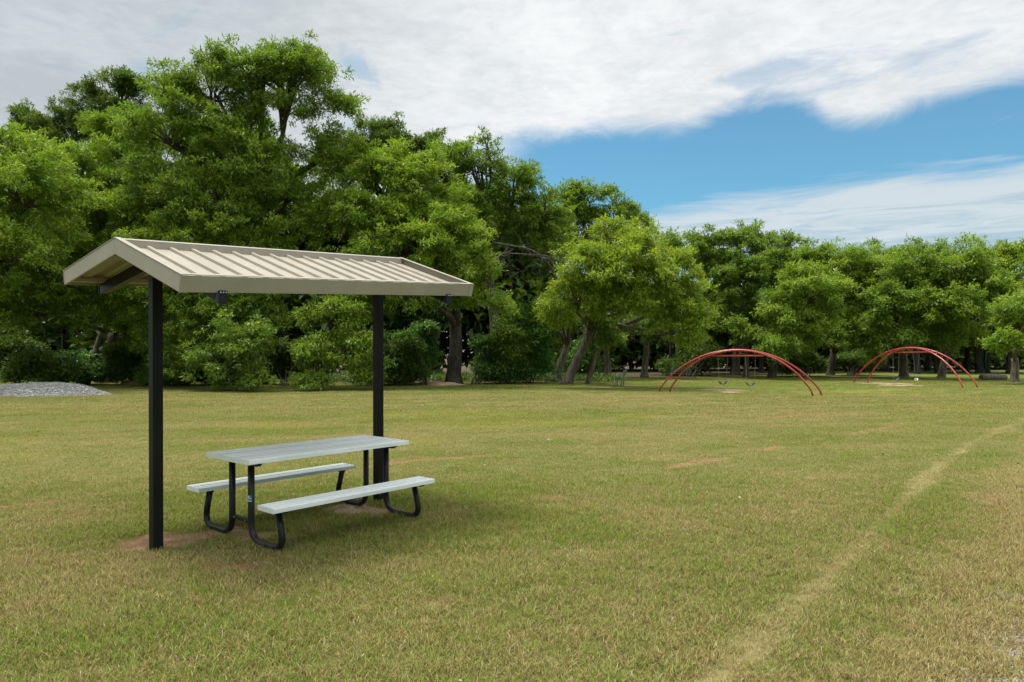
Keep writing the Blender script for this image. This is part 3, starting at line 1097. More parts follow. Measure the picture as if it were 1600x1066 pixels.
def build_table():
    root = empty('picnic_table', (TO[0], TO[1], 0), TYAW)
    props(root, 'silver aluminium picnic table with two attached benches and black tube legs', 'picnic table')
    # top of three planks
    n = 3
    gap = 0.012
    w = (TW - gap * (n - 1)) / n
    for k in range(n):
        l0 = -TW / 2 + k * (w + gap)
        mb = MB()
        plank_profile(mb, 0.004, TL - 0.004, l0, l0 + w, TH, TT - 0.004, [(0.3, 0.010, 0.012), (0.7, 0.010, 0.012)])
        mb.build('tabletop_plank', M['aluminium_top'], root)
    for a0, a1 in ((-0.004, 0.003), (TL - 0.003, TL + 0.004)):
        mb = MB()
        mb.box((a0, -TW / 2 - 0.003, TH - TT), (a1, TW / 2 + 0.003, TH + 0.002))
        mb.build('end_cap', M['aluminium'], root, bevel=0.0015)
    for s in (-1, 1):
        mb = MB()
        plank_profile(mb, 0.004, TL - 0.004, s * SO - SW / 2, s * SO + SW / 2, SH, TT - 0.006, [(0.22, 0.008, 0.010), (0.5, 0.020, 0.014), (0.78, 0.008, 0.010)])
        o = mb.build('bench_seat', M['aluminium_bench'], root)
        for a0, a1 in ((-0.004, 0.003), (TL - 0.003, TL + 0.004)):
            mb = MB()
            mb.box((a0, -s * SO - SW / 2 - 0.003, SH - TT + 0.003), (a1, -s * SO + SW / 2 + 0.003, SH + 0.002))
            mb.build('end_cap', M['aluminium'], o, bevel=0.0015)
    # two trestles of bent tube
    R_ = 0.030
    for a in (0.14, 1.69):
        for s in (-1, 1):
            path = bez([((a, -s * 0.175, TH - TT - 0.03), 0), ((a, -s * 0.175, 0.026), 0.17), ((a, -s * 0.735, 0.026), 0.20), ((a, -s * 0.625, SH - TT - 0.018), 0)], 9)
            mb = MB()
            mb.tube(path, R_, 14)
            o = mb.build('leg', M['black_tube'], root)
            # bracket under the seat
            mb = MB()
            zt = SH - TT + 0.005
            p = []
            for a_ in (a - 0.022, a + 0.022):
                p.append([(a_, -s * (SO - 0.105), zt), (a_, -s * (SO + 0.105), zt), (a_, -s * (SO + 0.075), zt - 0.026), (a_, -s * (SO - 0.085), zt - 0.026)])
            mb.hexa(p[0] + p[1])
            mb.build('seat_bracket', M['black_tube'], o, bevel=0.002)
        mb = MB()
        zt = TH - TT - 0.0005
        p = []
        for a_ in (a - 0.024, a + 0.024):
            p.append([(a_, -0.345, zt), (a_, 0.345, zt), (a_, 0.30, zt - 0.035), (a_, -0.30, zt - 0.035)])
        mb.hexa(p[0] + p[1])
        mb.build('top_bracket', M['black_tube'], root, bevel=0.002)
        mb = MB()
        mb.box((a - 0.018, -0.150, 0.175), (a + 0.018, 0.150, 0.205))
        o = mb.build('cross_brace', M['black_tube'], root, bevel=0.003)
        for yy in (-0.10, 0.10):
            mb = MB()
            mb.tube([(a - 0.018, yy, 0.19), (a - 0.024, yy, 0.19)], 0.006, 8)
            mb.build('bolt', M['bolt'], o)
    # maker's sticker, wrapped on the near front leg
    ang0, ang1 = 95, 215
    c = (0.14, -0.175)

    def onleg(deg, z, r):
        t_ = math.radians(deg)
        return (c[0] + r * math.cos(t_), c[1] + r * math.sin(t_), z)
    st = empty('sticker', (0, 0, 0))
    st.parent = root
    mb = MB()
    z0, z1 = 0.375, 0.432
    K = 10
    for k in range(K):
        d0 = 160 + 95 * k / K
        d1 = 160 + 95 * (k + 1) / K
        mb.poly([onleg(d0, z0, R_ + 0.0012), onleg(d1, z0, R_ + 0.0012), onleg(d1, z1, R_ + 0.0012), onleg(d0, z1, R_ + 0.0012)], True)
    bk = mb.build('sticker_ground', M['sticker_blue'], st)

    def bar(d0, za, d1, zb, w):
        mb = MB()
        n_ = 5
        P_ = [(d0 + (d1 - d0) * k / n_, za + (zb - za) * k / n_) for k in range(n_ + 1)]
        for (da, za_), (db, zb_) in zip(P_[:-1], P_[1:]):
            horizontal = abs(d1 - d0) > 12
            if horizontal:
                mb.poly([onleg(da, za_ - w, R_ + 0.002), onleg(db, zb_ - w, R_ + 0.002), onleg(db, zb_ + w, R_ + 0.002), onleg(da, za_ + w, R_ + 0.002)])
            else:
                wd = math.degrees(w / R_)
                mb.poly([onleg(da - wd, za_, R_ + 0.002), onleg(da + wd, za_, R_ + 0.002), onleg(db + wd, zb_, R_ + 0.002), onleg(db - wd, zb_, R_ + 0.002)])
        mb.build('letter_stroke', M['sticker_white'], st)
    # a slanted R, its tail line, and a short script line beside it
    bar(184, 0.393, 190, 0.427, 0.0028)
    bar(190, 0.426, 212, 0.426, 0.0026)
    bar(212, 0.426, 210, 0.412, 0.0026)
    bar(188, 0.411, 210, 0.411, 0.0024)
    bar(196, 0.410, 210, 0.393, 0.0026)
    bar(218, 0.404, 244, 0.404, 0.003)
    bar(166, 0.381, 248, 0.381, 0.0035)


# ------------------------------------------------------------------ swings
def arc3(p0, p1, h, n=36, sag=0.55, lean=(0, 0)):
    """circular arch between two feet; lean shifts the crown sideways"""
    p0, p1 = Vector(p0), Vector(p1)
    half = (p1 - p0).length / 2
    Rr = (half * half + h * h) / (2 * h)
    cz = h - Rr
    out = []
    for k in range(n + 1):
        th0 = math.asin(half / Rr)
        if h > Rr:
            th0 = PI - th0
        th = -th0 + 2 * th0 * k / n
        u = Rr * math.sin(th)
        z = Rr * math.cos(th) + cz
        q = (p0 + p1) / 2 + (p1 - p0).normalized() * u
        q.z = max(z, 0) - (0.15 if k in (0, n) else 0)
        f = max(z, 0) / h
        q.x += lean[0] * f
        q.y += lean[1] * f
        out.append(q)
    return out


def build_swing_frame(feetA, feetB, h, label, hoops):
    A0, A1 = [Vector((*ground_at(*p), 0)) for p in feetA]
    B0, B1 = [Vector((*ground_at(*p), 0)) for p in feetB]
    O = (A0 + A1 + B0 + B1) / 4
    root = empty('arch_swing_frame', O)
    props(root, label, 'swing frame', 'red arched swing frames')
    mA, mB = (A0 + A1) / 2, (B0 + B1) / 2
    dA = (mB - mA) / 2
    gap = dA.normalized() * 0.05
    pa = arc3(A0 - O, A1 - O, h, lean=(dA - gap)[:2])
    pb = arc3(B0 - O, B1 - O, h - 0.02, lean=(-dA + gap)[:2])
    MB().tube(pa, 0.038, 10).build('arch', M['red'], root)
    MB().tube(pb, 0.038, 10).build('arch', M['red'], root)
    # top beam hung below the crown of the arches
    d = ((A1 + B1) / 2 - (A0 + B0) / 2)
    span = d.length
    d.normalize()
    zb = h - 0.27
    bl = 0.162 * span
    half = [Vector(d * (-bl)) + Vector((0, 0, zb)), Vector(d * bl) + Vector((0, 0, zb))]
    MB().tube(half, 0.038, 8).build('beam', M['red'], root)
    for u in (-0.11, 0.11):
        c = d * u
        MB().tube([c + Vector((0, 0, zb)), c + Vector((0, 0, h - 0.02))], 0.03, 8).build('hanger', M['red'], root)
    for s in (-1, 1):
        c = d * (s * bl)
        sd = Vector((-d.y, d.x, 0)) * 0.13
        MB().tube([c - sd + Vector((0, 0, zb)), c + sd + Vector((0, 0, zb))], 0.032, 8).build('cross_tie', M['red'], root)
    if hoops:
        for s in (-1, 1):
            c = d * (s * (bl + 0.35))
            sd = Vector((-d.y, d.x, 0)) * 0.16
            z_ = zb - 0.09
            MB().tube(bez([(c - sd + Vector((0, 0, z_ + 0.16)), 0), (c - sd + Vector((0, 0, z_)), 0.12), (c + sd + Vector((0, 0, z_)), 0.12), (c + sd + Vector((0, 0, z_ + 0.16)), 0)]), 0.03, 8).build('hoop', M['red'], root)
    return O, d, zb


def build_swing(O, d, zb, u, drop, wid, twist, seat_mat, label):
    c = O + d * u
    root = empty('swing', (c.x, c.y, 0))
    props(root, label, 'swing', 'belt swings under the red arches')
    e = Vector((math.cos(twist), math.sin(twist), 0))
    zs = zb - drop
    for s in (-1, 1):
        top = d * (s * wid / 2) + Vector((0, 0, zb))
        bot = e * (s * wid / 2 * 0.9) + Vector((0, 0, zs + 0.13))
        # chain of long links: alternate flattened rings drawn as short rods
        mb = MB()
        n = 44
        for k in range(n):
            p0 = top.lerp(bot, k / n)
            p1 = top.lerp(bot, (k + 1.25) / n)
            off = Vector((0.006, 0, 0)) if k % 2 else Vector((0, 0.006, 0))
            mb.tube([p0 - off, p1 - off], 0.0035, 4, cap=False)
            mb.tube([p0 + off, p1 + off], 0.0035, 4, cap=False)
        o = mb.build('chain', M['chain'], root, recalc=False)
        o['kind'] = 'stuff'
    mb = MB()
    nrm = Vector((-e.y, e.x, 0))
    K = 10
    top, bot = [], []
    for k in range(K + 1):
        v = -1 + 2 * k / K
        z = zs + 0.13 * v * v
        p = e * (v * wid / 2 * 0.9)
        top.append((p, z))
    for k in range(K):
        (p, z), (q, y) = top[k], top[k + 1]
        w = nrm * 0.075
        th_ = Vector((0, 0, 0.012))
        P0, P1 = p + Vector((0, 0, z)), q + Vector((0, 0, y))
        mb.hexa([P0 - w, P1 - w, P1 + w, P0 + w, P0 - w + th_, P1 - w + th_, P1 + w + th_, P0 + w + th_])
    mb.build('seat', seat_mat, root)


# ------------------------------------------------------------------ park bench and picnic table far away
def build_bench(px, py, rz, label):
    x, y = ground_at(px, py)
    root = empty('park_bench', (x, y, 0), rz)
    props(root, label, 'bench', 'green park benches by the swings')
    for k in range(4):
        MB().box((-0.75, -0.05 + k * 0.11, 0.43), (0.75, 0.045 + k * 0.11, 0.46)).build('seat_slat', M['bench_green'], root)
    for k in range(3):
        y0 = 0.40 + 0.03 * k
        z0 = 0.54 + k * 0.12
        MB().hexa([(-0.75, y0, z0), (0.75, y0, z0), (0.75, y0 + 0.03, z0), (-0.75, y0 + 0.03, z0), (-0.75, y0 + 0.025, z0 + 0.095), (0.75, y0 + 0.025, z0 + 0.095), (0.75, y0 + 0.055, z0 + 0.095), (-0.75, y0 + 0.055, z0 + 0.095)]).build('back_slat', M['bench_green'], root)
    for sx in (-0.6, 0.6):
        MB().tube([(sx, -0.02, 0), (sx, -0.02, 0.43)], 0.03, 8).build('leg', M['grey_metal'], root)
        MB().tube([(sx, 0.33, 0), (sx, 0.36, 0.43), (sx, 0.49, 0.87)], 0.03, 8).build('leg', M['grey_metal'], root)
        MB().tube([(sx, -0.02, 0.415), (sx, 0.36, 0.415)], 0.025, 8).build('rail', M['grey_metal'], root)


def build_far_table(px, py, rz, label):
    x, y = ground_at(px, py)
    root = empty('picnic_table', (x, y, 0), rz)
    props(root, label, 'picnic table', 'pale picnic tables in the shade of the grove')
    for k in range(3):
        MB().box((-0.9, -0.37 + k * 0.25, 0.72), (0.9, -0.13 + k * 0.25, 0.76)).build('tabletop_plank', M['grey_metal'], root)
    for s in (-1, 1):
        MB().box((-0.9, s * 0.66 - 0.13, 0.41), (0.9, s * 0.66 + 0.13, 0.45)).build('bench_seat', M['grey_metal'], root)
        for sx in (-0.7, 0.7):
            MB().tube(bez([((sx, s * 0.17, 0.72), 0), ((sx, s * 0.17, 0.03), 0.15), ((sx, s * 0.70, 0.03), 0.15), ((sx, s * 0.64, 0.41), 0)], 4), 0.03, 6).build('leg', M['black_tube'], root)


# ------------------------------------------------------------------ trees
def leaf_cloud(centres, rad, per, size, rng, flat=0.62, face=None, lv0=0.5, narrow=0.44, nl=4, droop=0.35, way=None):
    """leaf sprigs round clump centres -> (verts, lv, cv). every leaf is one triangle"""
    nC = len(centres)
    cnt = np.maximum((per * (rad / np.mean(rad)) ** 2).astype(int), 4)
    ci = np.repeat(np.arange(nC), cnt)
    n = len(ci)
    d = rng.normal(size=(n, 3))
    d /= np.linalg.norm(d, axis=1)[:, None] + 1e-9
    # more leaves on top of the clump
    low = d[:, 2] < -0.15
    flip = low & (rng.random(n) < 0.65)
    d[flip, 2] *= -1
    r = rng.random(n) ** 0.45
    r = r * (1 + 0.35 * (rng.random(n) ** 3))
    c = centres[ci] + d * (r * rad[ci])[:, None] * np.array([1, 1, flat])
    c = c + rng.normal(0, 0.10, (n, 3)) * rad[ci][:, None]
    cl_b = rng.normal(0, 0.14, nC)
    cl_y = rng.random(nC)
    out_v, out_l, out_c = [], [], []
    spray = d.copy() if way is None else d * 0.5 + way[ci] * 0.6
    spray[:, 2] = spray[:, 2] * 0.5 - droop + rng.normal(0, 0.3, n)
    spray += rng.normal(0, 0.45, (n, 3))
    spray /= np.linalg.norm(spray, axis=1)[:, None] + 1e-9
    for k in range(nl):
        q = spray + rng.normal(0, 0.62, (n, 3))
        q /= np.linalg.norm(q, axis=1)[:, None] + 1e-9
        upv = np.array([0, 0, 1.0]) + rng.normal(0, 0.42, (n, 3))
        w = np.cross(q, upv)
        w /= np.linalg.norm(w, axis=1)[:, None] + 1e-9
        L = size * rng.uniform(0.6, 1.3, n)
        base = c + spray * (size * 0.35 * k)[:, None] if np.ndim(size) else c + spray * size * 0.35 * k
        W = (L * narrow)[:, None] * 0.5
        mid = base + q * (L * 0.45)[:, None]
        tip = base + q * L[:, None]
        v = np.stack([base * 0.5 + mid * 0.5 - w * W, base * 0.5 + mid * 0.5 + w * W, tip], 1)
        # fold so that the leaf starts at its stalk
        v[:, 0] = base + q * (L * 0.25)[:, None] - w * W
        v[:, 1] = base + q * (L * 0.10)[:, None] + w * W
        out_v.append(v)
        lv = np.clip(lv0 + cl_b[ci] + rng.normal(0, 0.22, n), 0, 1)
        cv = np.clip(cl_y[ci] * 0.5 + rng.random(n) * 0.6 - 0.15, 0, 1)
        out_l.append(np.repeat(lv, 3))
        out_c.append(np.repeat(cv, 3))
    V = np.concatenate(out_v).reshape(-1, 3)
    return V, np.concatenate(out_l), np.concatenate(out_c)


TRI_COUNT = [0]


def leaf_object(name, V, lv, cv, mat, parent, origin):
    V = V - np.array(origin)
    ok = (V.reshape(-1, 3, 3)[:, :, 2].min(1) > 0.02 - origin[2])
    V = V.reshape(-1, 3, 3)[ok].reshape(-1, 3)
    lv = lv.reshape(-1, 3)[ok].ravel()
    cv = cv.reshape(-1, 3)[ok].ravel()
    TRI_COUNT[0] += len(V) // 3
    o = raw_mesh(name, V, 3, np.arange(len(V)), mat, {'lv': lv, 'cv': cv}, parent)
    return o


def shell_points(c, r, n, rng, front=0.72, lo=0.66, clump=None):
    """points near the surface of an ellipsoid, more of them towards the lawn and on top"""
    pts = []
    tries = 0
    got = 0
    out = np.zeros((0, 3))
    while got < n:
        d = rng.normal(size=(n * 3, 3))
        d /= np.linalg.norm(d, axis=1)[:, None]
        keep = rng.random(len(d)) < np.where(d[:, 1] > 0.15, 1 - front, 1.0)
        keep &= rng.random(len(d)) < np.where(d[:, 2] < -0.5, 0.35, 1.0)
        d = d[keep]
        rr = rng.uniform(lo, 1.0, len(d))
        # a lumpy outline
        rr *= 1 + 0.10 * np.sin(d[:, 0] * 7 + c[0]) * np.cos(d[:, 2] * 6 + c[1])
        out = np.concatenate([out, c + d * rr[:, None] * r])
        got = len(out)
    return out[:n]


def wiggle(p0, p1, n, amp, rng, sag=0.0):
    p0, p1 = np.array(p0, float), np.array(p1, float)
    L = np.linalg.norm(p1 - p0)
    out = []
    ph = rng.uniform(0, 6.28, 3)
    for k in range(n + 1):
        t = k / n
        p = p0 * (1 - t) + p1 * t
        w = math.sin(PI * t)
        p = p + np.array([math.sin(5 * t + ph[0]), math.sin(4.3 * t + ph[1]), 0.6 * math.sin(6 * t + ph[2])]) * amp * L * w
        p[2] += sag * L * w
        out.append(tuple(p))
    return out


def boughs(c, R3, nb, rng, front, clump, droop):
    """foliage pads strung along boughs that grow out of the middle of a crown -> clump centres, radii, directions, bough paths"""
    d = shell_points(np.zeros(3), np.ones(3), nb, rng, front, 0.999)
    d /= np.linalg.norm(d, axis=1)[:, None] + 1e-9
    cents, rads, dirs, paths = [], [], [], []
    mean = float(np.mean(R3))
    for q in d:
        u = 0.72 + 0.42 * rng.random() ** 1.4
        end = c + q * R3 * u
        L = np.linalg.norm(end - c)
        start = c + q * R3 * 0.15 + np.array([0, 0, -0.15 * R3[2]])
        sag = droop * L * (0.20 + 0.5 * rng.random()) * (1.0 - 0.5 * max(q[2], 0))
        side = np.cross(q, (0, 0, 1.0))
        side /= np.linalg.norm(side) + 1e-6
        bend = rng.normal(0, 0.10) * L
        pth = []
        for t in (0, 0.25, 0.5, 0.75, 1.0):
            p = start * (1 - t) + end * t + side * bend * math.sin(PI * t)
            p = p + np.array([0, 0, 0.14 * L * math.sin(PI * t) - sag * t * t * 0.6])
            pth.append(p)
        paths.append(pth)
        pth = np.array(pth)
        steps = max(3, int(L * 0.5 / (clump * 0.75)) + 1)
        size = rng.uniform(0.7, 1.35)
        for k in range(steps):
            t = 0.40 + 0.60 * (k + rng.uniform(-0.25, 0.25)) / (steps - 1)
            t = min(max(t, 0.2), 1.0)
            f = t * 4
            a = min(int(f), 3)
            p = pth[a] * (1 - (f - a)) + pth[a + 1] * (f - a)
            p = p + side * rng.normal(0, 0.75) * clump + np.array([0, 0, rng.normal(0, 0.45) * clump])
            cents.append(p)
            rads.append(clump * size * rng.uniform(0.75, 1.25) * (1.15 - 0.5 * t))
            dirs.append(q)
    return np.array(cents), np.array(rads), np.array(dirs), paths


def tree(name, label, cat, px, py, lobes, leaf='mid', trunk=0.28, fork=None, lean=None, seed=1, dens=1.0, clump=0.42, size=0.165,
         bark='bark', group=None, limbs=5, twigs=26, flat=0.66, lo=0.62, Y=None, droop=0.35, front=0.82, tseg=12, per=60, push=-2.2):
    """a tree standing at pixel (px, py); lobes are (cx, cy, rx, ry, metres nearer or farther) seen in the photograph"""
    rng = np.random.default_rng(seed)
    bx, by = ground_at(px, py)
    if Y is not None:
        bx, by = at_depth(px, 0, Y)[:2]
    root = empty(name, (bx, by, 0))
    props(root, label, cat, group)
    org = (bx, by, 0.0)
    cents, rads, ways, bpaths = [], [], [], []
    lob = []
    for (cx, cy, rx, ry, dd) in lobes:
        D = by + dd + (push if Y is None else 0.0)
        c = np.array(at_depth(cx, cy, D))
        R3 = np.array([rx, 0.5 * (rx + ry), ry]) * D / F_PX
        lob.append((c, R3))
        area = 4 * PI * ((R3[0] * R3[1]) ** 1.6 / 3 + (R3[0] * R3[2]) ** 1.6 / 3 + (R3[1] * R3[2]) ** 1.6 / 3) ** (1 / 1.6)
        n = max(5, int(area * 0.23 * dens * (0.6 / clump) ** 1.3))
        p, q_, dd_, ph_ = boughs(c, np.maximum(R3 - clump * 0.3, R3 * 0.6), n, rng, front, clump, droop)
        cents.append(p)
        rads.append(q_)
        ways.append(dd_)
        for w_ in ph_:
            bpaths.append((len(lob) - 1, w_))
    cents = np.concatenate(cents)
    rads = np.concatenate(rads)
    ways = np.concatenate(ways)
    ok = cents[:, 2] > 0.25
    cents, rads, ways = cents[ok], rads[ok], ways[ok]
    V, lv, cv = leaf_cloud(cents, rads, per * (clump / 0.62) ** 2 * (0.21 / size) ** 1.7, size, rng, flat, droop=droop, way=ways)
    cr = leaf_object('crown', V, lv, cv, LEAF[leaf], root, org)
    cr['kind'] = 'stuff'
    # trunk
    allc = np.mean([c for c, _ in lob], 0)
    if fork is None:
        fz = max(1.8, (min(c[2] - R3[2] for c, R3 in lob) + allc[2]) * 0.45)
        fk = np.array([bx + (allc[0] - bx) * 0.35, by + (allc[1] - by) * 0.35, fz])
    else:
        fk = np.array(at_depth(fork[0], fork[1], by + (fork[2] if len(fork) > 2 else 0)))
    pts = wiggle((0, 0, -0.2), fk - np.array(org), 9, 0.018, rng)
    rs = [trunk * (1.55 if k == 0 else 1.25 if k == 1 else 1.08 - 0.30 * k / 9) for k in range(10)]
    o = MB().tube(pts, rs, tseg).build('trunk', M[bark], root, recalc=False)
    # limbs to the lobes, twigs to the clumps
    order = sorted(range(len(lob)), key=lambda i: -lob[i][1][0])
    targets = [lob[i][0] - np.array([0, 0, 0.2 * lob[i][1][2]]) for i in order][:limbs]
    while len(targets) < limbs:
        c, R3 = lob[rng.integers(len(lob))]
        targets.append(c + rng.normal(0, 0.45, 3) * R3)
    used = set()
    for ti, tg in enumerate(targets):
        tg = tg - np.array(org)
        st = np.array(pts[-2 if rng.random() < 0.5 else -1])
        path = wiggle(st, tg, 7, 0.06, rng, 0.06)
        r0 = trunk * rng.uniform(0.42, 0.62)
        mb = MB()
        mb.tube(path, [r0 * (1 - 0.72 * k / 7) for k in range(8)], 7)
        li = order[ti] if ti < len(order) else None
        mine = [k for k, (l_, _) in enumerate(bpaths) if l_ == li and k not in used]
        for k in mine[:twigs * 2]:
            used.add(k)
            w_ = [tuple(np.array(p) - np.array(org)) for p in bpaths[k][1]]
            w_ = [path[int(rng.integers(4, 8))]] + w_
            if min(p[2] for p in w_) < 0.2:
                continue
            mb.tube(w_, [r0 * 0.34, r0 * 0.26, r0 * 0.20, r0 * 0.13, r0 * 0.07, 0.008], 4, cap=False)
        mb.build('limb', M[bark], o, recalc=False)
    return root, pts


def dead_branch(parent, org, px0, px1, Y, seed, r0=0.05, n=14, spread=1.0):
    """a bare pale bough from one pixel to another at distance Y, with drooping twigs"""
    rng = np.random.default_rng(seed)
    p0 = np.array(at_depth(px0[0], px0[1], Y + 0.6)) - np.array(org)
    p1 = np.array(at_depth(px1[0], px1[1], Y)) - np.array(org)
    mb = MB()
    path = wiggle(p0, p1, 10, 0.05, rng, 0.12)
    mb.tube(path, [r0 * (1 - 0.8 * k / 10) for k in range(11)], 6)
    L = np.linalg.norm(p1 - p0)
    for k in range(n):
        i = rng.integers(3, 11)
        q0 = np.array(path[i])
        q1 = q0 + np.array([rng.normal(0.25, 0.5), rng.normal(0, 0.35), rng.normal(-0.1, 0.45)]) * L * 0.32 * spread
        tw = wiggle(q0, q1, 5, 0.10, rng, 0.0)
        mb.tube(tw, [r0 * 0.32, r0 * 0.26, r0 * 0.2, r0 * 0.15, r0 * 0.11, 0.006], 4, cap=False)
        for _ in range(2):
            j = rng.integers(2, 6)
            q2 = np.array(tw[j]) + rng.normal(0, 0.10, 3) * L * spread
            mb.tube([tw[j], tuple(q2)], [r0 * 0.14, 0.005], 4, cap=False)
    mb.build('dead_bough', M['dead_wood'], parent, recalc=False)


def shrub(px, py, lobes, leaf, label, seed, size=0.17, clump=0.42, dens=1.0, group='shrubs along the edge of the wood', name='shrub'):
    rng = np.random.default_rng(seed)
    bx, by = ground_at(px, py)
    root = empty(name, (bx, by, 0))
    props(root, label, 'shrub', group)
    cents, rads = [], []
    uneven = []
    for (cx, cy, rx, ry, dd) in lobes:
        for _ in range(6):
            f = rng.uniform(0.30, 0.62)
            ux, uy = rng.uniform(-1, 1), rng.uniform(-1.0, 0.9)
            uneven.append((cx + ux * rx * (1.15 - f), cy + uy * ry * (1.2 - f), rx * f, ry * f * rng.uniform(0.8, 1.3), dd + rng.uniform(-0.6, 0.8)))
        uneven.append((cx, cy + ry * 0.35, rx * 1.05, ry * 0.6, dd + 0.5))
    for (cx, cy, rx, ry, dd) in uneven:
        D = by + dd
        c = np.array(at_depth(cx, cy, D))
        R3 = np.array([rx, 0.6 * (rx + ry) * 0.8, ry]) * D / F_PX
        area = 4 * PI * (R3[0] * R3[2])
        n = max(3, int(area * 0.42 * dens / (clump * clump * 1.35)))
        cents.append(shell_points(c, R3 * 0.85, n, rng, 0.8, 0.6))
        rads.append(rng.uniform(0.6, 1.3, n) * clump)
    cents = np.concatenate(cents)
    rads = np.concatenate(rads)
    ok = cents[:, 2] > 0.1
    cents, rads = cents[ok], rads[ok]
    V, lv, cv = leaf_cloud(cents, rads, 52 * (clump / 0.42) ** 2 * (0.17 / size) ** 2, size, rng, 0.75, narrow=0.55, nl=3, droop=0.15)
    cr = leaf_object('foliage', V, lv, cv, LEAF[leaf], root, (bx, by, 0.0))
    cr['kind'] = 'stuff'
    mb = MB()
    for k in range(7):
        j = rng.integers(len(cents))
        mb.tube(wiggle((rng.normal(0, 0.15), rng.normal(0, 0.15), -0.05), cents[j] - np.array((bx, by, 0)), 5, 0.06, rng, 0.08), [0.035, 0.028, 0.022, 0.016, 0.012, 0.008], 5, cap=False)
    o = mb.build('stems', M['bark_dark'], root, recalc=False)
    o.name = 'stem'
    o['kind'] = 'stuff'
    return root


def build_forest():
    T = []
    org = lambda root: tuple(root.location)
    # ---- left block
    tree('pecan_tree', 'bright green tree cut by the left edge of the photo, above the gravel mound', 'tree', -70, 607,
         [(-40, 260, 130, 105, 0), (40, 300, 100, 90, -1), (20, 400, 110, 75, -2), (-60, 430, 110, 90, -2), (-20, 500, 60, 50, 1)], 'bright', 0.34, seed=21)
    r, _ = tree('pecan_tree', 'bright pecan with a rough trunk leaning right, behind the gravel mound', 'tree', 128, 600,
         [(105, 420, 105, 72, -2), (50, 485, 60, 55, -2.5), (120, 478, 62, 48, -2), (190, 480, 40, 40, -1), (170, 360, 110, 75, -1), (120, 290, 90, 80, 0)], 'bright', 0.27, fork=(168, 505), seed=22)
    vine = r
    tree('dark_tree', 'dark stout tree trunk standing just right of the leaning trunk', 'tree', 170, 598,
         [(235, 490, 60, 70, 1), (215, 320, 80, 90, 0), (200, 230, 75, 70, 1)], 'mid', 0.40, fork=(178, 520), seed=23, bark='bark_dark')
    tree('dark_tree', 'dark green tree behind, showing above the pecans at upper left', 'tree', 140, 592,
         [(105, 215, 80, 60, 0), (185, 160, 72, 58, 0), (60, 205, 40, 45, 0), (220, 220, 60, 60, 0)], 'dark', 0.3, Y=54, seed=24, dens=0.8, size=0.20, clump=0.52)
    rt, _ = tree('tall_tree', 'tallest tree, broad airy crown with black limbs showing against the sky', 'tree', 405, 601,
         [(330, 145, 100, 58, 0), (400, 115, 105, 52, 0.5), (450, 135, 100, 66, 0), (515, 175, 58, 62, 0.5), (505, 240, 62, 52, 0.5), (270, 210, 85, 75, -1), (380, 235, 100, 80, 0), (345, 320, 100, 75, -1), (455, 300, 60, 70, 1), (250, 310, 75, 65, -1)],
         'mid', 0.36, fork=(415, 330), seed=25, dens=0.72, clump=0.44, bark='bark_dark', limbs=9, twigs=34, per=58)
    tree('boxelder_tree', 'bright low spreading tree behind the left half of the shelter roof', 'tree', 285, 600,
         [(300, 400, 120, 70, -2), (250, 440, 80, 60, -2), (330, 475, 100, 62, -2.5), (400, 480, 60, 60, -2), (285, 535, 75, 50, -2), (350, 530, 75, 50, -2.5), (420, 400, 60, 60, -1)], 'bright', 0.26, seed=26, bark='bark_dark')
    tree('boxelder_tree', 'tree whose drooping boughs touch the lawn left of centre behind the table', 'tree', 400, 603,
         [(385, 535, 50, 62, -3), (335, 560, 46, 42, -3), (360, 592, 34, 22, -3.5), (412, 585, 26, 30, -3.5), (350, 500, 55, 50, -1), (290, 560, 50, 38, -1)], 'mid', 0.2, seed=27, bark='bark_dark', front=0.6, droop=0.55, dens=1.1)
    tree('boxelder_tree', 'leafy bough hanging to the ground between the posts, nearest the far post', 'tree', 505, 602,
         [(530, 495, 70, 50, -2), (495, 545, 36, 52, -3), (555, 550, 44, 42, -3), (490, 600, 28, 22, -3.5), (572, 580, 26, 30, -3), (530, 440, 60, 50, -1)], 'bright', 0.2, seed=28, bark='bark_dark', droop=0.55, dens=1.15)
    tree('broad_oak_tree', 'broad green tree with a thick straight dark trunk right of the shelter', 'tree', 709, 600,
         [(655, 385, 110, 72, -2), (600, 330, 92, 66, -1), (640, 280, 95, 58, 0), (720, 420, 60, 70, -2), (755, 470, 48, 50, -2), (620, 450, 90, 50, -2.5), (570, 270, 70, 50, 0), (520, 345, 60, 60, 0), (700, 350, 60, 60, -1)],
         'bright', 0.42, fork=(712, 505), seed=29, limbs=7, bark='bark_dark')
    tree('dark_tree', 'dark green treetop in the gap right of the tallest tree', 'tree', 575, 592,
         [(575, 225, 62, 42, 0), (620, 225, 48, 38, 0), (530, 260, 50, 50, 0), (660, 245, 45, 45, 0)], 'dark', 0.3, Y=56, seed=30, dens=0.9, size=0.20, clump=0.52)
    r6, _ = tree('oak_tree', 'oak with arching grey limbs and a pointed top behind the broad tree', 'tree', 775, 596,
         [(745, 262, 62, 46, 0), (700, 270, 60, 50, 0), (800, 300, 62, 50, 0), (850, 335, 55, 50, 0), (740, 330, 75, 50, 0), (762, 228, 22, 26, 0), (820, 370, 60, 40, 1)],
         'mid', 0.34, fork=(765, 420), seed=31, dens=0.95, limbs=8)
    dead_branch(r6, org(r6), (770, 380), (865, 420), 39.6, 5, 0.08, 14)
    dead_branch(r6, org(r6), (768, 400), (905, 425), 39.4, 6, 0.05, 14)
    dead_branch(r6, org(r6), (760, 425), (790, 395), 38.3, 7, 0.09, 8)
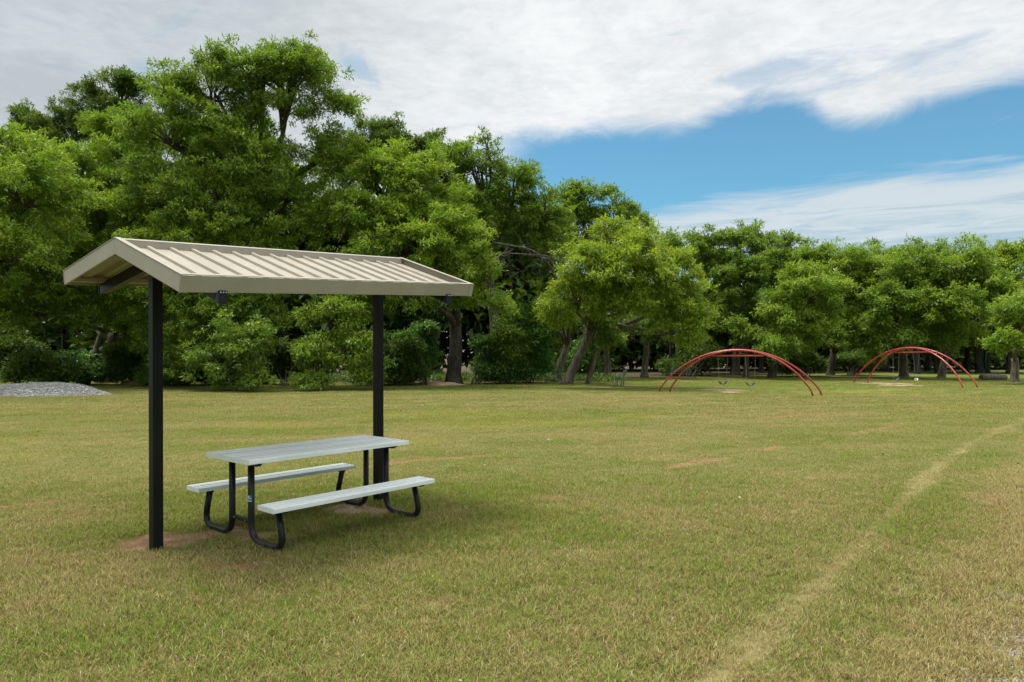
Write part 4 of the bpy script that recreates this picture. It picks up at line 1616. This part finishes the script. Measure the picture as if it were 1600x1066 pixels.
    tree('oak_tree', 'treetop with loose sprays between the arching oak and the yellow green tree', 'tree', 930, 593,
         [(915, 315, 55, 34, 0), (870, 330, 50, 40, 0), (960, 340, 52, 38, 0), (1000, 365, 40, 36, 0), (900, 380, 70, 50, 0)], 'mid', 0.3, Y=52, seed=32, dens=0.85, size=0.23)
    # ---- centre: the yellow green tree with its two leaning trunks
    r8, _ = tree('yellow_green_tree', 'wide yellow green tree on a pale trunk leaning right, left of the swings', 'tree', 884, 601,
         [(965, 415, 95, 66, -2), (900, 460, 62, 58, -2), (1035, 440, 78, 62, -2), (1075, 495, 45, 52, -2), (990, 472, 80, 42, -2), (1055, 515, 50, 36, -2.5), (866, 500, 30, 34, -1.5), (950, 375, 60, 40, -1), (1000, 380, 50, 40, -1)],
         'yellow', 0.27, fork=(925, 505), seed=33, limbs=8, dens=1.05)
    dead_branch(r8, org(r8), (958, 470), (985, 528), 34.0, 8, 0.03, 14)
    dead_branch(r8, org(r8), (925, 480), (912, 497), 34.2, 9, 0.03, 2)
    tree('slender_tree', 'short leaning trunk with a mossy left side beside the yellow green tree', 'tree', 867, 596.5,
         [(880, 480, 50, 45, 0), (850, 500, 30, 35, 0)], 'mid', 0.26, fork=(889, 530), seed=34, limbs=3)
    tree('slender_tree', 'thin leaning trunk just left of the green bench', 'tree', 918, 600,
         [(935, 500, 40, 35, 0.5), (950, 530, 26, 22, 0.5)], 'mid', 0.15, fork=(931, 545), seed=35, limbs=3)
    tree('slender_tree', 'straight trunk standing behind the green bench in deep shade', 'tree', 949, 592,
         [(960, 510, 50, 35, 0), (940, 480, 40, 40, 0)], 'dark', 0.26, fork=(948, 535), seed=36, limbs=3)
    tree('slender_tree', 'straight pale trunk left of the nearer swing arch', 'tree', 1007, 590,
         [(1020, 500, 60, 40, 0), (1070, 510, 40, 35, -2)], 'mid', 0.26, fork=(1010, 530), seed=37, limbs=3)
    # ---- right block
    tree('walnut_tree', 'tree with rounded tufted top above the nearer swing arch', 'tree', 1150, 587,
         [(1155, 375, 52, 34, 0), (1110, 400, 50, 45, 0), (1205, 395, 55, 40, 0), (1170, 440, 80, 55, -1), (1120, 480, 55, 55, -1), (1240, 420, 50, 45, 0), (1190, 500, 60, 40, -1)], 'mid', 0.32, fork=(1152, 525), seed=38, limbs=6, size=0.195, clump=0.50)
    tree('slender_tree', 'paler thin trunk under the middle of the nearer swing arch', 'tree', 1165, 590,
         [(1170, 520, 45, 28, 0)], 'mid', 0.2, fork=(1167, 540), seed=39, limbs=3, size=0.24)
    tree('walnut_tree', 'dark leaning trunk under the right arm of the nearer swing arch', 'tree', 1205, 590.5,
         [(1235, 500, 60, 45, -1), (1260, 460, 70, 55, -1), (1215, 540, 30, 20, -2)], 'bright', 0.3, fork=(1216, 545), seed=40, limbs=4, bark='bark_dark', size=0.195, clump=0.50)
    tree('walnut_tree', 'wide green tree between the two swing arches', 'tree', 1297, 587,
         [(1310, 425, 80, 52, -1), (1270, 455, 62, 60, -2), (1350, 465, 60, 60, -2), (1300, 520, 75, 45, -3), (1375, 520, 40, 40, -3), (1340, 420, 50, 40, 0)], 'bright', 0.3, fork=(1303, 545), seed=41, limbs=6, size=0.195, clump=0.50, bark='bark_dark')
    tree('walnut_tree', 'tree over the left arm of the farther swing arch', 'tree', 1412, 590,
         [(1420, 430, 60, 50, 0), (1400, 480, 60, 50, -1), (1450, 470, 55, 60, -1), (1410, 535, 40, 24, -2), (1440, 520, 40, 28, -1)], 'mid', 0.32, fork=(1412, 548), seed=42, limbs=5, size=0.195, clump=0.50)
    tree('walnut_tree', 'tree with a forked pale trunk behind the right arm of the farther arch', 'tree', 1470, 591,
         [(1500, 425, 70, 48, 0), (1480, 480, 60, 50, -1), (1540, 470, 60, 55, 0), (1500, 525, 50, 26, 0)], 'bright', 0.27, fork=(1477, 555), seed=43, limbs=5, size=0.195, clump=0.50)
    tree('pecan_tree', 'smaller pale green tree with a rough trunk at the right edge', 'tree', 1587, 597,
         [(1590, 500, 42, 42, 0), (1570, 540, 26, 26, -0.5), (1605, 470, 40, 30, 0), (1615, 535, 34, 36, -0.5)], 'bright', 0.24, fork=(1585, 560), seed=44, limbs=5, size=0.20, clump=0.5)
    # second row: crowns that close the gaps under the skyline
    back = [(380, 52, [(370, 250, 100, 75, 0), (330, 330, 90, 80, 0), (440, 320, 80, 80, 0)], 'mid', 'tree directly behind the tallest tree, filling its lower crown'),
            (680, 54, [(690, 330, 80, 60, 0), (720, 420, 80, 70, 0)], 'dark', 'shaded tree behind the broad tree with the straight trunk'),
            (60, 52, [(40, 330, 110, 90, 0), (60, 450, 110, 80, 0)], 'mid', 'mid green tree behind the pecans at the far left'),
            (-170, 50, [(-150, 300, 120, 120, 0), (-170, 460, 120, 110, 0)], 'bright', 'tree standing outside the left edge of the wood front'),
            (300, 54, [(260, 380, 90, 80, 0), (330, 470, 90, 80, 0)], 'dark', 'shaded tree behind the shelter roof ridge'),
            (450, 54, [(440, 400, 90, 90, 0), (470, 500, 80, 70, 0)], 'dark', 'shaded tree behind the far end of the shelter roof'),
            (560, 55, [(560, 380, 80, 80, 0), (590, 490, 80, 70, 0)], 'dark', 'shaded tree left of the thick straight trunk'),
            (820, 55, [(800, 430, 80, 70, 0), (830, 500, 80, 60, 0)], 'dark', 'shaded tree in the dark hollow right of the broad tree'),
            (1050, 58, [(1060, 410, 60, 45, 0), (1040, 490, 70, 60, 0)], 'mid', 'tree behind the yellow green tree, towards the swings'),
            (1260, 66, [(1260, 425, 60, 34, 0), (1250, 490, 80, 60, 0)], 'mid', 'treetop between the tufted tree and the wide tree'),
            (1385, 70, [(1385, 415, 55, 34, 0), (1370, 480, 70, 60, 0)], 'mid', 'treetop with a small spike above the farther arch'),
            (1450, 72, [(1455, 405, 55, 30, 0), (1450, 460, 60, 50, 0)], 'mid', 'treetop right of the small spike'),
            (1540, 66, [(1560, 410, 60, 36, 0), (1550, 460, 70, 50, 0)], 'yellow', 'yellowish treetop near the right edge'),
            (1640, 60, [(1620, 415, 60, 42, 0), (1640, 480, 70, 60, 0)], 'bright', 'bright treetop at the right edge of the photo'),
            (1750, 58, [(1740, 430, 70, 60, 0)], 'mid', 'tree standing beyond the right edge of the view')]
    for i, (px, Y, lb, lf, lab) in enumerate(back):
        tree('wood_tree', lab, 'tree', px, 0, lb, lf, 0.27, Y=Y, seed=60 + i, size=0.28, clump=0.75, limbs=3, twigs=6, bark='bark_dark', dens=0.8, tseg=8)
    # trunks standing in the shaded park at the right
    park = [(1146, 60, 0.22, 'first'), (1190, 66, 0.25, ''), (1250, 70, 0.2, ''), (1434, 62, 0.24, ''), (1464, 66, 0.22, ''), (1509, 68, 0.26, ''), (1532, 64, 0.34, ''), (1578, 62, 0.28, ''), (1350, 74, 0.22, ''), (1090, 64, 0.22, ''), (1620, 66, 0.25, '')]
    plabs = ['dark trunk in the shade behind the nearer arch, left of its middle', 'dark trunk behind the nearer arch, right of its middle', 'dark trunk in the wood between the two arches, nearer the first arch',
             'dark trunk behind the top of the farther arch', 'dark trunk just left of the forked pale trunk', 'dark trunk in the grove right of the forked pale trunk', 'thick dark trunk beside the green pole',
             'dark trunk just left of the right edge tree', 'dark trunk between the arches, nearer the farther arch', 'dark trunk behind the left arm of the nearer arch', 'dark trunk past the right edge tree']
    for i, ((px, Y, tr, _), lab) in enumerate(zip(park, plabs)):
        tree('grove_tree', lab, 'tree', px, 0, [(px + 8, 490, 60, 36, 0), (px - 12, 520, 46, 20, 0)], 'dark', tr, Y=Y, fork=(px + (i % 3 - 1) * 5, 528), seed=90 + i, size=0.34, clump=1.0, limbs=3, twigs=4, bark='bark_dark', dens=0.7, tseg=8)
    # shrubs
    shrub(30, 604, [(20, 555, 70, 42, 0), (60, 575, 60, 24, -1)], 'dark', 'leafy shrub in shade behind the left end of the gravel mound', 120)
    shrub(100, 602, [(100, 575, 40, 24, 0)], 'blue', 'low shrub in shade behind the middle of the gravel mound', 121)
    shrub(140, 601, [(130, 580, 18, 22, -0.5), (150, 585, 14, 16, -0.5)], 'blue', 'vine growth around the foot of the leaning pecan trunk', 122, clump=0.3)
    shrub(230, 602, [(225, 570, 60, 35, 1)], 'dark', 'dark shrub behind the near shelter post', 123)
    shrub(330, 603, [(320, 570, 70, 35, 1)], 'dark', 'dark shrub left of the boughs that touch the lawn', 124)
    shrub(620, 603, [(620, 565, 60, 36, 1.5), (600, 588, 55, 15, 1)], 'dark', 'leafy shrub between the far post and the thick trunk', 125)
    shrub(740, 601, [(775, 560, 36, 34, 1.5), (775, 585, 40, 16, 1)], 'blue', 'leafy shrub just right of the thick straight trunk', 126)
    shrub(830, 599, [(825, 510, 34, 38, 0), (835, 565, 36, 32, 0), (800, 580, 30, 20, 0)], 'blue', 'tall pale leafed shrub in the hollow left of the leaning trunks', 127)
    shrub(905, 594, [(905, 560, 30, 35, 1)], 'blue', 'leafy shrub between the leaning trunks', 128)
    shrub(1080, 590, [(1075, 565, 45, 22, 3)], 'dark', 'dark shrub in shade behind the left arm of the nearer arch', 129, size=0.20, clump=0.52)
    shrub(1255, 590, [(1250, 565, 45, 24, 3)], 'dark', 'dark shrub in shade behind the right foot of the nearer arch', 130, size=0.20, clump=0.52)
    shrub(1330, 588, [(1335, 562, 40, 24, 2)], 'dark', 'dark shrub in shade left of the farther arch', 131, size=0.20, clump=0.52)
    shrub(275, 603, [(280, 560, 55, 40, 0.5), (255, 585, 40, 18, 0)], 'mid', 'mid green leafy growth just right of the near shelter post', 140)
    shrub(440, 603, [(445, 570, 40, 34, 2)], 'dark', 'dark shrub in the gap between the two boughs that touch the lawn', 141)
    shrub(665, 602, [(650, 545, 36, 34, 1.5), (635, 580, 36, 20, 1)], 'blue', 'pale green growth close left of the thick straight trunk', 142)
    shrub(790, 600, [(790, 545, 40, 40, 0.5)], 'mid', 'mid green growth between the thick trunk and the tall pale leafed shrub', 143)
    # sapling stem behind the mound
    root = empty('sapling', (*ground_at(93, 606), 0))
    props(root, 'thin bare crooked sapling standing out of the gravel mound', 'sapling')
    oo = np.array(root.location)
    pth = [np.array(at_depth(a, b, oo[1])) - oo for a, b in ((90, 606), (89, 598), (91, 580), (96, 568), (97, 550), (97, 530), (95, 515))]
    MB().tube([tuple(p) for p in pth], [0.04, 0.035, 0.03, 0.028, 0.024, 0.02, 0.015], 7).build('stem', M['dead_wood'], root)
    # far off wood closing the view
    rng = np.random.default_rng(500)
    cs = []
    for x in np.arange(-75, 105, 1.5):
        for k in range(16):
            yy = (49 + 9 * rng.random() if x < 3 else 66 + 12 * rng.random() + max(0, x - 5) * 0.25)
            top = 13 if x < 5 else 8.5
            cs.append((x + rng.normal(0, 1), yy, rng.uniform(0.3, top)))
    cs = np.array(cs)
    V, lv, cv = leaf_cloud(cs, rng.uniform(1.2, 2.2, len(cs)), 70, 0.8, rng, 0.8, nl=2, narrow=0.6)
    o = leaf_object('distant_wood', V, lv, cv, LEAF['dark'], None, (0, 0, 0))
    props(o, 'dark mass of woodland filling in behind the trees', 'woodland', kind='stuff')
    # leaf litter and weeds at the foot of the wood
    n = 1500
    x = rng.uniform(-36, 7, n)
    y = 41.5 + rng.random(n) * 5 + vnoise(x, x * 0, 0.2, 2) * 2
    cs = np.stack([x, y, rng.uniform(0.03, 0.35, n)], -1)
    V, lv, cv = leaf_cloud(cs, rng.uniform(0.15, 0.35, n), 16, 0.15, rng, 0.6, nl=2, narrow=0.55)
    o = leaf_object('undergrowth', V, lv, cv, LEAF['dark'], None, (0, 0, 0))
    props(o, 'low weeds and creeper along the foot of the wood', 'undergrowth', kind='stuff')
    return vine


# ------------------------------------------------------------------ gravel
def mat_gravel():
    m, t, b = principled('grey_gravel', (0.3, 0.3, 0.3), 0.9, 0, 0.3)
    at = t.add('ShaderNodeAttribute', attribute_name='lv')
    oc = obj_coord(t)
    vor = t.add('ShaderNodeTexVoronoi')
    t.l.new(oc, vor.inputs['Vector'])
    vor.inputs['Scale'].default_value = 26.0
    c = t.mix(at.outputs['Fac'], (0.15, 0.155, 0.16), (0.56, 0.55, 0.52))
    c = t.mix(0.5, c, t.mix(vor.outputs['Color'], (0.17, 0.175, 0.18), (0.50, 0.49, 0.47)))
    t.l.new(c, b.inputs['Base Color'])
    bump(t, b, vor.outputs['Distance'], 0.7, 0.03)
    return m


def stones(name, pts, sizes, parent, mat, rng):
    base = np.array([(1, 0, 0), (-1, 0, 0), (0, 1, 0), (0, -1, 0), (0, 0, 1), (0, 0, -1)], float)
    tri = np.array([(0, 2, 4), (2, 1, 4), (1, 3, 4), (3, 0, 4), (2, 0, 5), (1, 2, 5), (3, 1, 5), (0, 3, 5)])
    n = len(pts)
    v = base[None] * rng.uniform(0.55, 1.1, (n, 6, 1)) + rng.normal(0, 0.15, (n, 6, 3))
    a = rng.uniform(0, 6.28, n)
    c, s = np.cos(a), np.sin(a)
    x = v[:, :, 0] * c[:, None] - v[:, :, 1] * s[:, None]
    y = v[:, :, 0] * s[:, None] + v[:, :, 1] * c[:, None]
    v = np.stack([x, y, v[:, :, 2] * 0.7], -1) * sizes[:, None, None] + pts[:, None]
    idx = (tri[None] + (np.arange(n) * 6)[:, None, None]).reshape(-1)
    lv = np.repeat(rng.random(n), 6)
    o = raw_mesh(name, v.reshape(-1, 3), 3, idx, mat, {'lv': lv}, parent)
    o['kind'] = 'stuff'
    return o


def build_gravel():
    rng = np.random.default_rng(77)
    g = mat_gravel()
    cx, cy = ground_at(62, 617)
    root = empty('gravel_mound', (cx, cy, 0))
    props(root, 'low mound of loose grey gravel on the grass at the left', 'gravel pile')
    rx, ry, h = 3.3, 2.2, 0.48

    def hz(u, v):
        r = np.hypot(u / rx, v / ry) + (vnoise(u + 20, v + 20, 0.9, 3) - 0.5) * 0.45
        return h * (1 - smooth(r, 0.35, 1.0)) * (0.80 + 0.35 * vnoise(u + 9, v + 4, 0.8, 3))
    U, Vv = np.meshgrid(np.linspace(-rx * 1.1, rx * 1.1, 90), np.linspace(-ry * 1.1, ry * 1.1, 60))
    u, v = U.ravel(), Vv.ravel()
    z = hz(u, v) + rng.normal(0, 0.008, len(u)) - 0.03
    i = np.arange(90 * 60).reshape(60, 90)
    q = np.stack([i[:-1, :-1], i[:-1, 1:], i[1:, 1:], i[1:, :-1]], -1).reshape(-1)
    raw_mesh('heap', np.stack([u, v, z], -1), 4, q, g, {'lv': rng.random(len(u))}, root)
    n = 14000
    u = rng.uniform(-rx * 1.1, rx * 1.1, n)
    v = rng.uniform(-ry * 1.1, ry * 1.1, n)
    z = hz(u, v)
    ok = (z > 0.02) | (rng.random(n) < 0.05)
    u, v, z = u[ok], v[ok], z[ok]
    stones('stone', np.stack([u, v, z - 0.01], -1), rng.uniform(0.018, 0.05, len(u)), root, g, rng)
    # pebbles by the lane at lower right
    P = []
    for (px, py, ex, ey) in GRAV:
        gx, gy = ground_at(px, py)
        k = int(60 + 5000 * ex * ey)
        P.append(np.stack([gx + rng.normal(0, ex * 0.75, k), gy + rng.normal(0, ey * 0.9, k), rng.uniform(0.0, 0.012, k)], -1))
    P = np.concatenate(P)
    o = stones('gravel', P, rng.uniform(0.003, 0.011, len(P)), None, g, rng)
    props(o, 'scattered pebbles in the worn grass at the lower right corner', 'gravel')
    # heap of mulch round the thick trunk and an earth bump by the wood
    m, t, b = principled('brown_mulch', (0.3, 0.2, 0.13), 0.95, 0, 0.1)
    nn = t.noise(obj_coord(t), 9.0, 6, 0.7)
    t.l.new(t.mix(t.step(nn, 0.35, 0.7), (0.20, 0.13, 0.08), (0.40, 0.29, 0.19)), b.inputs['Base Color'])
    bump(t, b, nn, 0.9, 0.05)
    for (px, py, rx_, ry_, h_, lab) in ((686, 601, 2.0, 1.0, 0.16, 'low spread of brown wood mulch in front of the thick trunk'), (210, 601, 0.9, 0.6, 0.28, 'small brown heap of earth left of the near shelter post')):
        gx, gy = ground_at(px, py)
        U, Vv = np.meshgrid(np.linspace(-rx_ * 1.2, rx_ * 1.2, 60), np.linspace(-ry_ * 1.2, ry_ * 1.2, 40))
        u, v = U.ravel(), Vv.ravel()
        r = np.hypot(u / rx_, v / ry_) + (vnoise(u + px, v, 1.6, 3) - 0.5) * 0.5
        z = h_ * (1 - smooth(r, 0.2, 1.0)) + rng.normal(0, 0.008, len(u)) - 0.02
        i = np.arange(2400).reshape(40, 60)
        q = np.stack([i[:-1, :-1], i[:-1, 1:], i[1:, 1:], i[1:, :-1]], -1).reshape(-1)
        o = raw_mesh('mulch_mound' if rx_ > 1 else 'earth_mound', np.stack([u, v, z], -1), 4, q, m)
        o.location = (gx, gy, 0)
        props(o, lab, 'mound')


# ------------------------------------------------------------------ put it together
build_shelter()
build_table()
O1, d1, z1 = build_swing_frame(((1028, 612), (1286, 617.3)), ((1045, 612.5), (1272, 618.5)), 1.93,
                               'nearer red arch swing frame, seen broadside on the lawn', False)
O2, d2, z2 = build_swing_frame(((1333, 597.5), (1529, 606)), ((1355, 598), (1506, 606.5)), 2.12,
                               'farther red arch swing frame near the right edge, seen at an angle', True)
build_swing(O1, d1, z1, -0.62, 1.28, 0.42, 0.3, M['swing_seat'], 'left belt swing under the nearer red arch')
build_swing(O1, d1, z1, 0.55, 1.32, 0.42, 0.2, M['swing_seat'], 'right belt swing under the nearer red arch')
build_swing(O2, d2, z2, -1.0, 1.62, 0.42, 0.4, M['swing_seat'], 'left dark belt swing under the farther red arch')
build_swing(O2, d2, z2, 0.35, 1.60, 0.42, 0.9, M['swing_white'], 'pale belt swing under the farther red arch')
build_bench(963, 603, math.radians(-105), 'green slatted park bench end on, beside the leaning trunks')
build_bench(1056, 594, math.radians(-160), 'green slatted park bench behind the left foot of the nearer arch')
build_far_table(1501, 573.5, 0.3, 'pale picnic table deep in the shade behind the farther arch, left one')
build_far_table(1512, 577, -0.4, 'pale picnic table deep in the shade behind the farther arch, right one')
px_, py_ = ground_at(1540, 583)
root = empty('green_pole', (px_, py_, 0))
props(root, 'slim green pole standing in the shaded grove near the right edge', 'pole')
MB().tube([(0, 0, -0.1), (0, 0, 2.6)], 0.07, 10).build('pole_shaft', M['bench_green'], root)
MB().tube([(0, 0, 2.6), (0, 0, 2.66)], 0.10, 10).build('pole_cap', M['bench_green'], root)
px_, py_ = ground_at(1552, 593.5)
root = empty('fallen_log', (px_, py_, 0), 0.15)
props(root, 'short brown log lying on the grass left of the right edge tree', 'log')
MB().tube([(-0.95, 0, 0.16), (-0.3, 0.02, 0.17), (0.4, -0.02, 0.16), (0.95, 0, 0.15)], [0.2, 0.21, 0.2, 0.18], 12).build('log_body', M['bark'], root)
MB().tube([(0.3, 0, 0.28), (0.45, -0.1, 0.5)], [0.06, 0.045], 7).build('branch_stub', M['bark'], root)

def build_litter():
    rng = np.random.default_rng(31)
    n = 170
    y = rng.uniform(3.3, 15, n)
    x = rng.uniform(-0.8, 0.8, n) * y
    z = ground_height(x, y) + rng.uniform(0.02, 0.045, n)
    a = rng.uniform(0, 6.28, n)
    L = rng.uniform(0.006, 0.017, n) * np.clip(y / 6.0, 0.8, 2.0)
    d = np.stack([np.cos(a), np.sin(a), rng.normal(0, 0.3, n)], -1) * L[:, None]
    w = np.stack([-np.sin(a), np.cos(a), rng.normal(0, 0.4, n)], -1) * (L * 0.5)[:, None]
    c = np.stack([x, y, z], -1)
    V = np.stack([c - d, c + w, c + d, c - w], 1).reshape(-1, 3)
    m, t, b = principled('fallen_leaf', (0.4, 0.3, 0.18), 0.7)
    at = t.add('ShaderNodeAttribute', attribute_name='lv')
    t.l.new(t.mix(at.outputs['Fac'], (0.16, 0.08, 0.04), (0.40, 0.31, 0.19)), b.inputs['Base Color'])
    o = raw_mesh('fallen_leaves', V, 4, np.arange(len(V)), m, {'lv': np.repeat(rng.random(n), 4)})
    props(o, 'dry fallen leaves and bits scattered over the lawn', 'fallen leaves', kind='stuff')


build_litter()
vine_tree = build_forest()
build_gravel()
build_grass()
